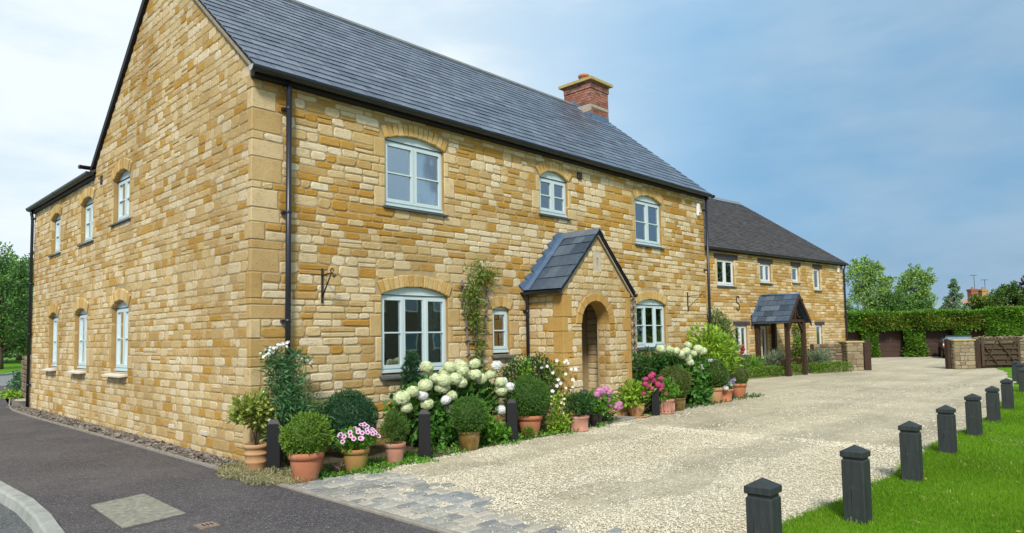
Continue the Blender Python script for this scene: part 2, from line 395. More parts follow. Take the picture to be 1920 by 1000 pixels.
m_redlens = basic('red_lens', (.60, .025, .015), (.50, .02, .012), 5, .25, 0, 50, .5)
m_clear = basic('clear_lens', (.75, .72, .72), None, 5, .2, 0, 50, .6)
m_chrome = basic('chrome', (.6, .6, .62), None, 5, .15, 0, 50, .5, 1)
m_dried = basic('dry_wood', (.20, .13, .09), (.12, .075, .05), 9, .9)

def gravel_mat():
    m, t, p, _ = material('limestone_gravel')
    p.inputs['Roughness'].default_value = .95; p.inputs['Specular IOR Level'].default_value = .1
    v = noise_node(t, 52, kind='ShaderNodeTexVoronoi')
    hsv = t.nodes.new('ShaderNodeSeparateColor'); t.links.new(v.outputs['Color'], hsv.inputs[0])
    col = ramp(t, hsv.outputs[0], [(0, (.42, .365, .255)), (.3, (.53, .475, .355)), (.7, (.59, .54, .42)), (1, (.65, .61, .50))])
    n = noise_node(t, .45, 6, .65)
    col = mixc(t, 1.0, col, ramp(t, n.outputs[0], [(.32, (.76, .74, .70)), (.6, (1.05, 1.04, 1.0))]), 'MULTIPLY')
    n2 = noise_node(t, 3.2, 6, .75)
    col = mixc(t, 1.0, col, ramp(t, n2.outputs[0], [(.3, (.84, .83, .80)), (.6, (1.05, 1.05, 1.05))]), 'MULTIPLY')
    nr = noise_node(t, 1.0, 5, .6, stretch=(.10, 1.1, 1))
    col = mixc(t, 1.0, col, ramp(t, nr.outputs[0], [(.34, (.80, .79, .77)), (.55, (1, .985, .96)), (.72, (1.06, 1.0, .93))]), 'MULTIPLY')
    t.links.new(col, p.inputs['Base Color'])
    iv = t.nodes.new('ShaderNodeMath'); iv.operation = 'SUBTRACT'; iv.inputs[0].default_value = 1; t.links.new(v.outputs['Distance'], iv.inputs[1])
    bump(t, p, iv.outputs[0], .9, .02); return m
m_gravel = gravel_mat()
def tarmac_mat(name, base, spk, wear):
    m, t, p, _ = material(name)
    p.inputs['Roughness'].default_value = .9; p.inputs['Specular IOR Level'].default_value = .2
    v = noise_node(t, 120, kind='ShaderNodeTexVoronoi')
    hsv = t.nodes.new('ShaderNodeSeparateColor'); t.links.new(v.outputs['Color'], hsv.inputs[0])
    col = ramp(t, hsv.outputs[0], [(0, tuple(x * .55 for x in base)), (.75, base), (.93, tuple(x * 1.5 for x in base)), (1, spk)])
    n = noise_node(t, .7, 7, .7)
    col = mixc(t, ramp(t, n.outputs[0], [(.40, (0, 0, 0)), (.70, (.6,) * 3)]), col, wear)
    n2 = noise_node(t, 16, 6, .75)
    col = mixc(t, 1.0, col, ramp(t, n2.outputs[0], [(.3, (.72,) * 3), (.65, (1.2,) * 3)]), 'MULTIPLY')
    t.links.new(col, p.inputs['Base Color'])
    iv = t.nodes.new('ShaderNodeMath'); iv.operation = 'SUBTRACT'; iv.inputs[0].default_value = 1; t.links.new(v.outputs['Distance'], iv.inputs[1])
    bump(t, p, iv.outputs[0], .7, .006); return m
m_tarmac = tarmac_mat('pavement_tarmac', (.082, .073, .075), (.32, .30, .27), (.155, .14, .136))
m_road = tarmac_mat('road_tarmac', (.105, .112, .112), (.36, .36, .34), (.16, .165, .16))
m_kerb = basic('kerb_concrete', (.37, .37, .345), (.27, .28, .255), 5, .9, .5, 45, .15, dirt=(.21, .23, .17), dscale=6, dlo=.5, dhi=.75)
m_edge = basic('edging_concrete', (.33, .30, .255), (.22, .20, .165), 7, .9, .4, 45, .12)
m_slab = basic('concrete_slab', (.31, .295, .235), (.17, .165, .125), 16, .92, .8, 45, .12, dirt=(.40, .38, .32), dscale=34, dlo=.56, dhi=.7)
m_sett = stone_mat('granite_sett', [(0, (.21, .22, .225)), (.5, (.31, .315, .30)), (1, (.46, .43, .37))], stain=(.54, .48, .37), stainf=.75, bs=.5)
m_settbed = basic('sett_bed', (.40, .36, .27), (.28, .25, .18), 12, .95, .6, 60, .1)
m_lawn = basic('lawn_turf', (.105, .245, .012), (.065, .175, .008), 3, .95, .6, 60, .1, dirt=(.22, .29, .05), dscale=1.6, dlo=.5, dhi=.75)
m_earth = basic('earth', (.12, .10, .06), (.06, .05, .03), 5, .95, .5, 30, .1)
m_fields = basic('grass_field', (.075, .17, .03), (.05, .12, .02), .3, .95)
m_slatechip = basic('slate_chippings', (.22, .19, .16), (.13, .11, .095), 12, .9, .6, 40, .15, tintamt=.5)

# ------------------------------------------------------------------ foliage helpers
def unit(a): return a / (np.linalg.norm(a, axis=-1, keepdims=True) + 1e-9)
def leaves(C, D, U, L, W, fold=.15):
    """pointed folded leaves: returns V (4n), tris"""
    n = len(C); D = unit(D); S = unit(np.cross(D, U)); Nn = np.cross(S, D)
    L = np.broadcast_to(L, (n,))[:, None]; W = np.broadcast_to(W, (n,))[:, None]
    mid = C + D * L * .45
    V = np.stack([C, mid + S * W * .5 + Nn * W * fold, C + D * L, mid - S * W * .5 + Nn * W * fold], 1).reshape(-1, 3)
    b = np.arange(n)[:, None] * 4
    return V, np.concatenate([b + np.array([[0, 1, 2]]), b + np.array([[0, 2, 3]])])
def blobdirs(n, r=rng):
    return unit(r.normal(size=(n, 3)))
def lumpy(D, amt, r=rng, k=7, f=3.0):
    s = np.ones(len(D))
    for _ in range(k):
        w = r.normal(size=3) * f; s += amt / k * 2.2 * np.sin(D @ w + r.uniform(0, 6.28))
    return s
class Foliage:
    def __init__(s): s.V = []; s.F = []; s.T = []; s.n = 0
    def put(s, C, D, U, L, W, T, fold=.15):
        V, F = leaves(C, D, U, L, W, fold); s.V.append(V); s.F.append(F + s.n); s.n += len(V)
        s.T.append(np.repeat(np.broadcast_to(T, (len(C),)), 4)); return s
    def blob(s, c, rad, n, L, W, shell=.35, lump=.12, up=.25, rand=.8, zmin=None, out=.9, tlo=.1, thi=.9, f=3.0):
        D = blobdirs(n); k = lumpy(D, lump, f=f)
        rr = (1 - shell * rng.random(n) ** 1.4) * k
        C = np.array(c) + D * np.array(rad) * rr[:, None]
        dirs = out * D + rand * rng.normal(size=(n, 3)) * .6 + np.array([0, 0, up])
        Un = D + .5 * rng.normal(size=(n, 3))
        if zmin is not None:
            m = C[:, 2] > zmin; C, dirs, Un, rr = C[m], dirs[m], Un[m], rr[m]
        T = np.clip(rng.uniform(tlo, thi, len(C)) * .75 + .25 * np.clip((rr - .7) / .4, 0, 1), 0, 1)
        s.put(C, dirs, Un, L * rng.uniform(.6, 1.25, len(C)), W * rng.uniform(.7, 1.2, len(C)), T); return s
    def build(s, name, mat, parent=None, kind=None, label=None):
        return np_obj(name, np.concatenate(s.V), [np.concatenate(s.F)], mat, parent, np.concatenate(s.T), False, kind, label)
def flower_head_mesh(name, mat, r, n=90, squash=.82, fl=.34):
    """mophead: a ball of four-petalled florets over a lumpy core"""
    D = blobdirs(n); C = D * r * np.array([1, 1, squash]) * rng.uniform(.92, 1.04, (n, 1))
    A = unit(np.cross(D, rng.normal(size=(n, 3)))); B = np.cross(D, A); w = r * fl * rng.uniform(.8, 1.15, (n, 1))
    T0 = rng.uniform(.2, 1, n)
    V = []; T = []
    for k in range(4):
        a = k * math.pi / 2; d = A * math.cos(a) + B * math.sin(a); e = -A * math.sin(a) + B * math.cos(a)
        V += [C, C + d * w * .55 + e * w * .36 + D * w * .12, C + d * w * .95 + D * w * .04, C + d * w * .55 - e * w * .36 + D * w * .12]; T += [T0 * .6, T0, T0, T0]
    V = np.stack(V, 1).reshape(-1, 3); T = np.stack(T, 1).ravel()
    q = np.arange(n * 4)[:, None] * 4 + np.arange(4)
    bm = bmesh.new(); bmesh.ops.create_icosphere(bm, subdivisions=2, radius=r * .9)
    cv = np.array([v.co for v in bm.verts]) * np.array([1, 1, squash]); cf = np.array([[v.index for v in f.verts] for f in bm.faces]) + len(V); bm.free()
    cv *= (1 + .06 * rng.normal(size=(len(cv), 1)))
    V = np.concatenate([V, cv]); T = np.concatenate([T, np.full(len(cv), .25)])
    return np_mesh(name, V, [q, cf], mat, T, False)
def put_mesh(name, me, parent, pos, rot=None, scale=1.0, label=None):
    o = bpy.data.objects.new(name, me); COL.objects.link(o); o.parent = parent
    o.location = tuple(np.array(pos) - OFF.get(parent, np.zeros(3)))
    o.rotation_euler = rot or (random.uniform(-.4, .4), random.uniform(-.4, .4), random.uniform(0, 6.28)); o.scale = (scale,) * 3
    if label: o['label'] = label
    return o
def star_mesh(name, mat, r, petals=5, cup=.25, width=.42):
    V = []; F = []
    for k in range(petals):
        a = 2 * math.pi * k / petals; d = np.array([math.cos(a), math.sin(a), 0]); e = np.array([-d[1], d[0], 0])
        i = len(V); V += [(0, 0, 0), d * r * .55 + e * r * width + np.array([0, 0, r * cup * .7]), d * r + np.array([0, 0, r * cup]), d * r * .55 - e * r * width + np.array([0, 0, r * cup * .7])]
        F.append((i, i + 1, i + 2, i + 3))
    return np_mesh(name, V, [np.array(F)], mat, np.full(len(V), .7))

# ------------------------------------------------------------------ stonework helpers
def stone_shapes(R, T, proud=(.007, .019), back=.03, jit=.010, cc=.33):
    """R: (n,4) u0,u1,z0,z1 -> V (n,24,3) in (u, z, d), quads of one stone"""
    n = len(R); u0, u1, z0, z1 = R.T; w = u1 - u0; h = z1 - z0
    m = np.minimum(w, h)
    def corner(): return np.minimum(m * rng.uniform(min(.12, cc * .5), cc, n), .04)
    c = [corner() for _ in range(4)]
    P = np.stack([np.stack([u0 + c[0], z0], 1), np.stack([u1 - c[1], z0], 1), np.stack([u1, z0 + c[1]], 1), np.stack([u1, z1 - c[2]], 1),
                  np.stack([u1 - c[2], z1], 1), np.stack([u0 + c[3], z1], 1), np.stack([u0, z1 - c[3]], 1), np.stack([u0, z0 + c[0]], 1)], 1)
    P = P + rng.uniform(-1, 1, P.shape) * np.minimum(jit, m * .06)[:, None, None]
    ctr = np.stack([(u0 + u1) / 2, (z0 + z1) / 2], 1)[:, None]
    ins = np.minimum(.016, m * .16)[:, None, None]
    sc = 1 - ins * 2 / np.stack([w, h], 1)[:, None]
    Q = ctr + (P - ctr) * sc
    pr = rng.uniform(*proud, n)[:, None]
    d0 = np.full((n, 8), -back); d1 = np.repeat(pr * .45, 8, 1) + rng.uniform(-.002, .002, (n, 8)); d2 = np.repeat(pr, 8, 1) + rng.uniform(-.0015, .0015, (n, 8))
    V = np.concatenate([np.dstack([P, d0]), np.dstack([P, d1]), np.dstack([Q, d2])], 1)
    q = []
    for r in (0, 8):
        for k in range(8): q.append((r + k, r + (k + 1) % 8, r + 8 + (k + 1) % 8, r + 8 + k))
    q += [(16, 17, 18, 19), (16, 19, 20, 23), (20, 21, 22, 23)]
    return V, np.array(q)
def to3d(V, org, ud, nd):
    org = np.array(org, float); ud = np.array(ud, float); nd = np.array(nd, float)
    return org + V[..., 0:1] * ud + V[..., 1:2] * np.array([0, 0, 1.]) + V[..., 2:3] * nd
class StoneSet:
    """gathers stones of one thing; the largest in view become objects, the rest one mass"""
    def __init__(s): s.V = []; s.T = []; s.par = []; s.q = None
    def add(s, R, T, org, ud, nd, parent, **k):
        if len(R) == 0: return
        V, q = stone_shapes(np.array(R, float), T, **k); s.q = q
        s.V.append(to3d(V, org, ud, nd)); s.T.append(np.array(T)); s.par += [parent] * len(R)
    def finish(s, name, massname, mat, limit=300, world=lambda p: p, massparent=None, keep=None):
        V = np.concatenate(s.V); T = np.concatenate(s.T)
        # s.q winding follows the frame handedness; both sides are rendered so it does not matter
        c = world(V.mean(1)); e = world(V[:, 18]) - world(V[:, 22]); d = c - CAM; dep = d @ FWD
        a = np.abs((e @ RGT)) * np.abs(world(V[:, 18])[:, 2] - world(V[:, 17])[:, 2] + (V[:, 20, 2] - V[:, 17, 2])) / np.maximum(dep, .5) ** 2
        px = 960 + 1280 * (d @ RGT) / np.maximum(dep, .1); py = 549 - 1280 * (d @ UPV) / np.maximum(dep, .1)
        vis = (dep > .5) & (px > -10) & (px < 1930) & (py > -10) & (py < 1010)
        if keep is not None: vis &= keep(c)
        a = np.where(vis, a, -1); order = np.argsort(-a)
        ind = [i for i in order[:limit] if a[i] > 0]; rest = np.setdiff1d(np.arange(len(V)), ind)
        for i in ind:
            np_obj(name, V[i], [s.q], mat, s.par[i], np.full(24, T[i]))
        for p in list(dict.fromkeys(s.par)):
            r = [i for i in rest if s.par[i] is p]
            if not r: continue
            F = (np.arange(len(r))[:, None, None] * 24 + s.q[None]).reshape(-1, 4)
            np_obj(massname, V[r].reshape(-1, 3), [F], mat, p, np.repeat(T[r], 24), False, 'stuff')
def courses(z0, z1, hmin, hmax, r=rng):
    """heights that fill z0..z1 exactly"""
    out = []; n = max(1, round((z1 - z0) / ((hmin + hmax) / 2))); h = r.uniform(hmin, hmax, n); h *= (z1 - z0) / h.sum()
    z = z0
    for k in h: out.append((z, z + k)); z += k
    return out
def all_courses(breaks, hmin, hmax):
    o = []
    for a, b in zip(breaks[:-1], breaks[1:]): o += courses(a, b, hmin, hmax)
    return o
def subtract(iv, bl):
    for (a, b) in bl:
        n = []
        for (x, y) in iv:
            if b <= x or a >= y: n.append((x, y)); continue
            if a > x: n.append((x, a))
            if b < y: n.append((b, y))
        iv = n
    return iv
def lay(cs, lim, blocks, tintf, wmin, wmax, gap=.016, r=rng, split=.12):
    R = []; T = []
    for (za, zb) in cs:
        zm = (za + zb) / 2; a, b = lim(za, zb)
        if b - a < .06: continue
        bl = [k for fn in blocks for k in fn(za, zb)]
        for (x, y) in subtract([(a, b)], bl):
            if y - x < .045: continue
            h = zb - za; ws = []
            while sum(ws) < y - x: ws.append(r.uniform(wmin, wmax) * (.75 + .25 * h / .13) * (1.5 if r.random() < .15 else 1))
            ws = np.array(ws) * (y - x) / sum(ws)
            u = x
            for w in ws:
                t = tintf(u + w / 2, zm)
                if h > .125 and w > .17 and r.random() < split:
                    k = za + h * r.uniform(.4, .6)
                    R.append((u + gap / 2, u + w - gap / 2, za + gap / 2, k - gap / 2)); T.append(t)
                    R.append((u + gap / 2, u + w - gap / 2, k + gap / 2, zb - gap / 2)); T.append(tintf(u + w / 2, zm))
                else:
                    dz = r.uniform(-.004, .004)
                    R.append((u + gap / 2, u + w - gap / 2, za + gap / 2 + dz, zb - gap / 2 + dz)); T.append(t)
                u += w
    return R, T
def sheet_with_holes(u0, u1, z0, z1, holes, org, ud, nd, depth, top=None):
    """wall sheet with rectangular openings and reveals; top(u) optional gable limit"""
    us = sorted({u0, u1, *[h[0] for h in holes], *[h[1] for h in holes]}); zs = sorted({z0, z1, *[h[2] for h in holes], *[h[3] for h in holes]})
    mb = MB()
    P = lambda u, z, d=0: to3d(np.array([u, z, d], float), org, ud, nd)
    for a, b in zip(us[:-1], us[1:]):
        for c, d in zip(zs[:-1], zs[1:]):
            m = ((a + b) / 2, (c + d) / 2)
            if any(h[0] < m[0] < h[1] and h[2] < m[1] < h[3] for h in holes): continue
            mb.add([P(a, c), P(b, c), P(b, d), P(a, d)], [(0, 1, 2, 3)])
    rvs = []
    for (a, b, c, d) in holes:
        rv = MB()
        for (p, q) in (((a, c), (b, c)), ((b, c), (b, d)), ((b, d), (a, d)), ((a, d), (a, c))):
            rv.add([P(*p, .004), P(*q, .004), P(*q, -depth), P(*p, -depth)], [(0, 1, 2, 3)])
        rvs.append(rv)
    return mb, rvs
def arc_geom(ua, ub, zs, zc):
    w = ub - ua; r = zc - zs; R = (w * w / 4 + r * r) / (2 * r); return R, (ua + ub) / 2, zc - R, math.asin(min(1, w / 2 / R))
def arch_block(ua, ub, zs, zc, ring, pad=.012):
    R, um, zo, th = arc_geom(ua, ub, zs, zc); Ro = R + ring + pad
    def f(za, zb):
        z = za * .6 + zb * .4 - zo
        if z >= Ro or zb <= zs: return []
        half = math.sqrt(max(0, Ro * Ro - z * z)); half = min(half, Ro * math.sin(th) + .01)
        return [(um - half, um + half)]
    return f
def voussoirs(part, ua, ub, zs, zc, ring, wst, org, ud, nd, mat, proud=.026, back=.12, name='arch_stone', nst=None, gap=.010):
    R, um, zo, th = arc_geom(ua, ub, zs, zc); n = nst or max(5, round(2 * th * (R + ring / 2) / wst)); n += (n + 1) % 2
    e = np.linspace(-th, th, n + 1)
    for k in range(n):
        g = gap / 2 / (R + ring / 2); a, b = e[k] + g, e[k + 1] - g; pr = proud + rng.uniform(-.005, .006); ro = R + ring + rng.uniform(-.008, .015); ri = R + rng.uniform(-.003, .006)
        A = np.array([(um + ri * math.sin(a), zo + ri * math.cos(a)), (um + ri * math.sin((a + b) / 2), zo + ri * math.cos((a + b) / 2) + .001), (um + ri * math.sin(b), zo + ri * math.cos(b)), (um + ro * math.sin(b), zo + ro * math.cos(b)), (um + ro * math.sin(a), zo + ro * math.cos(a))])
        c = A.mean(0); B = c + (A - c) * .86
        V = np.concatenate([np.column_stack([A, np.full(5, -back)]), np.column_stack([A, np.full(5, pr - .012)]), np.column_stack([B, np.full(5, pr)])])
        F = [(i, (i + 1) % 5, 5 + (i + 1) % 5, 5 + i) for i in range(5)] + [(5 + i, 5 + (i + 1) % 5, 10 + (i + 1) % 5, 10 + i) for i in range(5)]
        mb = MB(); mb.add(to3d(V, org, ud, nd), F + [(10, 11, 12, 13, 14)], rng.uniform(0, 1)); mb.build(name, mat, part)
def jamb(cs, u, side, z0, z1, r=rng, short=.10, long=.22):
    """stacked jamb stones along an opening edge; returns rects and a block function"""
    rows = [c for c in cs if c[0] > z0 - .02 and c[1] < z1 + .02]; R = []; T = []; i = 0; k = r.integers(0, 2); spans = []
    while i < len(rows):
        n = r.integers(1, 4) if i + 1 < len(rows) else 1; n = min(n, len(rows) - i)
        w = (long if k % 2 else short) * r.uniform(.85, 1.25); a, b = rows[i][0], rows[i + n - 1][1]
        R.append((u - w, u - .002, a + .007, b - .007) if side < 0 else (u + .002, u + w, a + .007, b - .007)); T.append(r.uniform(.0, 1)); spans.append((a, b, w)); i += n; k += 1
    def f(za, zb):
        zm = (za + zb) / 2
        for (a, b, w) in spans:
            if a <= zm <= b: return [(u - w - .006, u)] if side < 0 else [(u, u + w + .006)]
        return []
    return R, T, f

# ================================================================== GROUND
def poly_sheet(name, pts, z, mat, kind='structure', parent=None, sub=0):
    mb = MB(); mb.add([(x, y, z) for x, y in pts], [tuple(range(len(pts)))]); return mb.build(name, mat, parent, kind)
g = poly_sheet('ground', [(-900, -900), (900, -900), (900, 900), (-900, 900)], -.03, m_fields)
# gravel drive with gentle ruts
nx, ny = 150, 90
gx = np.linspace(-.36, 62, nx); gy = np.linspace(-6.9, 20, ny)
X, Y = np.meshgrid(gx, gy, indexing='ij')
Zg = .004 * np.sin(X * 1.3 + Y * .4) + .004 * np.sin(Y * 2.1 - X * .3) - .002
Zg = np.where(X < .2, .0, Zg)
idx = np.arange(nx * ny).reshape(nx, ny)
q = np.stack([idx[:-1, :-1], idx[1:, :-1], idx[1:, 1:], idx[:-1, 1:]], -1).reshape(-1, 4)
np_obj('gravel_drive', np.stack([X, Y, Zg], -1).reshape(-1, 3), [q], m_gravel, None, np.full(nx * ny, .5), True, 'structure')
def wedge(name, xy, mat, z, kind='structure'): return poly_sheet(name, xy, z, mat, kind)
# pavement beside the gable, out to the kerb, and the road beyond it
kerb_in = [(-2.45, 40), (-2.43, 6), (-2.43, 1.39), (-2.38, .25), (-2.38, -.4), (-2.41, -.82), (-2.45, -1.42), (-2.5, -1.81), (-2.62, -2.6), (-2.95, -3.6), (-3.6, -4.8), (-5, -6.4), (-8, -8.4), (-14, -10)]
poly_sheet('pavement', [(-.36, -16), (-.36, .1), (-.40, 3.26), (-.47, 9.74), (-.42, 12.16), (3.0, 12.3), (9.0, 31.05), (-2.45, 31.05)] + kerb_in[1:] + [(-14, -16)], .002, m_tarmac)

# the road lies a kerb's height below the pavement; the ground under it is lowered with it
bpy.data.objects['ground'].location.z = -.12
poly_sheet('road', [(-80, -60), (-2.0, -60), (-2.0, 31.0), (-80, 31.0)], -.11, m_road)
m_pale_road = tarmac_mat('pale_tarmac', (.20, .205, .205), (.45, .45, .43), (.27, .275, .27))
poly_sheet('side_road', [(-80, 25.0), (7.2, 25.0), (30, 34.0), (30, 45), (6.5, 44), (3.6, 36.6), (2.2, 35.0), (-80, 33.5)], .004, m_pale_road)
poly_sheet('side_road_bed', [(-80, 30.9), (30, 30.9), (30, 33.9), (-80, 33.9)], -.02, m_road)
poly_sheet('far_road', [(-80, 92), (60, 92), (60, 140), (-80, 140)], .02, m_pale_road)
mb = MB()
pts = [(-80, 33.5), (2.2, 35.0), (3.6, 36.6), (6.5, 44), (16, 91), (-80, 91)]
mb.add([(x, y, .06) for x, y in pts], [tuple(range(6))]); mb.build('roadside_lawn', m_lawn, None, 'structure')
mb = MB()
for a, b in zip(pts[:4], pts[1:5]): mb.beam((*a, .02), (*b, .02), .14, .14)
mb.build('lawn_kerb', m_kerb, None, 'structure')

# kerb: separate kerb stones along the curve
kerb = thing('kerb', 'curved pale concrete kerb between dark pavement and road', 'kerb')
def resample(P, step):
    P = np.array(P, float); d = np.r_[0, np.cumsum(np.linalg.norm(np.diff(P, axis=0), axis=1))]
    s = np.arange(0, d[-1], step); return np.stack([np.interp(s, d, P[:, k]) for k in range(P.shape[1])], 1)
kp = resample([p for p in kerb_in if p[1] > -8.6], .91)
kerb['kind'] = 'structure'
for a, b in zip(kp[:-1], kp[1:]):
    d = unit(b - a); nrm = np.array([-d[1], d[0]]) * -1
    if nrm[0] > 0: nrm = -nrm
    a2, b2 = a + d * .004, b - d * .004
    prof = [(0.0, -.2), (0.0, .012), (.105, .008), (.128, -.012), (.15, -.13), (.15, -.2)]
    A = [(a2[0] + nrm[0] * u, a2[1] + nrm[1] * u, z) for u, z in prof]; B = [(b2[0] + nrm[0] * u, b2[1] + nrm[1] * u, z) for u, z in prof]
    m_ = MB(); n_ = len(prof)
    m_.add(A + B, [tuple(range(n_)), tuple(range(n_, 2 * n_))[::-1]] + [(i, (i + 1) % n_, n_ + (i + 1) % n_, n_ + i) for i in range(n_)], .5)
    m_.build('kerb_stone', m_kerb, kerb)

# gravel margin along the gable with slate chippings and a thin edging
poly_sheet('gravel_margin', [(-.40, .1), (.0, .1), (.0, 12.5), (.6, 19.5), (.84, 19.5), (-.42, 12.16), (-.47, 9.74), (-.42, 3.26)], .006, m_slatechip)
ed = thing('edging', 'thin pale concrete edging between pavement and chippings', 'edging'); ed['kind'] = 'structure'
ep = resample([(-.385, .05), (-.40, 3.26), (-.47, 9.74), (-.42, 12.16), (-.30, 13.2), (.84, 19.54)], .915)
for a, b in zip(ep[:-1], ep[1:]):
    d = unit(b - a); MB().beam((*(a + d * .004), .01), (*(b - d * .004), .008), .034, .05).build('edging_stone', m_edge, ed)
n = 2600
cy = rng.uniform(.1, 13.2, n); cx = -rng.uniform(0, .37, n) * (1.0) + .0
hump = .03 * np.sin((-cx) / .37 * 3.14)
def chips(n, C, s, flat):
    """irregular pebbles: octahedra"""
    O = np.array([(1, 0, 0), (0, 1, 0), (-1, 0, 0), (0, -1, 0), (0, 0, 1), (0, 0, -1)], float)
    V = O[None] * (s[:, None] * rng.uniform(.6, 1.3, (n, 3)) * np.array([1, 1, flat]))[:, None, :]
    V += rng.normal(size=V.shape) * s[:, None, None] * .16
    a = rng.uniform(0, 6.28, n); t = rng.normal(size=n) * .35
    c, sn = np.cos(a), np.sin(a)
    x = V[..., 0] * np.cos(t)[:, None] - V[..., 2] * np.sin(t)[:, None]; z = V[..., 0] * np.sin(t)[:, None] + V[..., 2] * np.cos(t)[:, None]; y = V[..., 1]
    V = np.stack([x * c[:, None] - y * sn[:, None], x * sn[:, None] + y * c[:, None], z], -1) + C[:, None, :]
    F = np.array([(0, 1, 4), (1, 2, 4), (2, 3, 4), (3, 0, 4), (1, 0, 5), (2, 1, 5), (3, 2, 5), (0, 3, 5)])
    return V.reshape(-1, 3), (np.arange(n)[:, None, None] * 6 + F[None]).reshape(-1, 3)
V, F = chips(n, np.stack([cx, cy, .012 + hump], 1), rng.uniform(.018, .05, n), .45)
np_obj('slate_chippings', V, [F], m_slatechip, None, np.repeat(rng.random(n), 6), False, 'stuff')

# loose pebbles on the drive
def in_drive(x, y): return (x > .15 + .25 * np.sin(y * 2.3) * .5) & (y > -6.55 + .1 * np.sin(x * 3)) & (y < -1.22 - .35 * rng.random(len(x)) ** 2)
nA = 78000
px_ = np.concatenate([.0 + 6.5 * rng.random(nA) ** 1.25, 5.0 + 15 * rng.random(14000) ** 1.5]); py_ = np.concatenate([rng.uniform(-6.7, -1.2, nA), rng.uniform(-6.6, -1.0, 14000)])
m = in_drive(px_, py_)
def tracks(x, y): return np.sin(y * 2.5 + .35 * np.sin(x * .9) + .12 * x) * (.75 + .25 * np.sin(x * 1.9 + y * 3.1)) + .25 * np.sin(x * 2.7 - y * 5.2)
tr = tracks(px_, py_); m &= ~((tr > .42) & (rng.random(len(px_)) < .82)); m &= rng.random(len(px_)) < (.72 + .28 * (tr < 0))
px_, py_ = px_[m], py_[m]
px_ = np.concatenate([px_, -.25 + 1.3 * rng.random(7000) ** .7]); py_ = np.concatenate([py_, rng.uniform(-8.5, -1.7, 7000)]); n = len(px_)
V, F = chips(n, np.stack([px_, py_, np.where((px_ < .55) & (py_ < -1.6), .012, .004)], 1), rng.uniform(.005, .0125, n) * np.where(px_ > 6, 1.4, 1), .6)
def pebble_mat():
    m, t, p, _ = material('pebble'); p.inputs['Roughness'].default_value = .95; p.inputs['Specular IOR Level'].default_value = .1
    a = t.nodes.new('ShaderNodeAttribute'); a.attribute_name = 'tint'
    t.links.new(ramp(t, a.outputs['Fac'], [(0, (.42, .365, .255)), (.2, (.53, .475, .355)), (.6, (.60, .55, .43)), (1, (.66, .625, .525))]), p.inputs['Base Color']); return m
m_pebble = pebble_mat()
np_obj('loose_gravel', V, [F], m_pebble, None, np.repeat(np.clip(rng.random(n) * .6 + .3 - .26 * np.clip(-tracks(px_, py_), 0, 1), 0, 1), 6), False, 'stuff')

# sett apron at the mouth of the drive
apron = thing('paving_apron', 'worn grey stone setts across the mouth of the gravel drive', 'paving'); apron['kind'] = 'structure'
poly_sheet('sett_bed', [(-.30, -9.2), (.55, -9.2), (.55, -1.62), (-.30, -1.55)], .007, m_settbed, None, apron)
y = -1.60; row = 0; nset = 0
while y > -8.6:
    h = rng.uniform(.115, .15); x = -.295; reach = (.85 if y > -2.3 else .42 + .26 * math.sin(y * 1.7) + .2 * rng.random())
    while x < reach:
        w = rng.uniform(.14, .25)
        if not (x > .15 and rng.random() < .16) and nset < 298:
            V, qd = stone_shapes(np.array([[x + .009, x + w - .009, y - h + .008, y - .008]]), None, proud=(.012, .026), back=.02, jit=.010, cc=.22)
            P = np.stack([V[0, :, 0], V[0, :, 1], V[0, :, 2] + .005 + rng.uniform(-.004, .004)], 1)
            np_obj('sett', P, [qd], m_sett, apron, np.full(24, rng.random())); nset += 1
        x += w
    y -= h; row += 1
for k in range(9):
    a = -1.5 - k * .915; MB().bbox(-.365, -.305, a - .905, a, -.05, .028, .006).build('edging_stone', m_edge, apron)

# concrete inspection cover and a small stopcock lid in the pavement
cov = thing('inspection_cover', 'square worn concrete cover slab set in the dark pavement', 'cover', (-1.82, -1.42, 0))
c4 = [(-2.06, -.88), (-1.52, -.74), (-1.55, -1.97), (-2.12, -2.07)]
mb = MB(); mb.prism([(x, y, -.02) for x, y in c4][::-1], (0, 0, .034)); cs_ = mb.build('slab', m_slab, cov)
cc_ = np.mean(c4, 0)
mb = MB(); e4 = [tuple(cc_ + (np.array(p) - cc_) * 1.035) for p in c4]; mb.prism([(x, y, -.02) for x, y in e4][::-1], (0, 0, .0265)); mb.build('rim', basic('cover_rim', (.10, .095, .085), None, 9, .8), cov)
lid = thing('stopcock_lid', 'tiny rusty stopcock lid in the pavement near the bottom edge', 'lid', (-1.58, -2.52, 0))
mb = MB(); mb.bbox(-1.665, -1.495, -2.625, -2.44, -.02, .010, .004); mb.build('frame', basic('lid_rust', (.24, .17, .12), (.15, .10, .075), 30, .8, .3), lid)
mb = MB(); mb.box(-1.645, -1.515, -2.605, -2.46, .0, .0125); mb.build('plate', basic('lid_plate', (.30, .22, .17), (.20, .15, .12), 30, .8, .4), lid)
for k in range(3):
    MB().box(-1.62 + k * .035, -1.605 + k * .035, -2.58, -2.50, .0, .014).build('slot', m_tyre, lid)

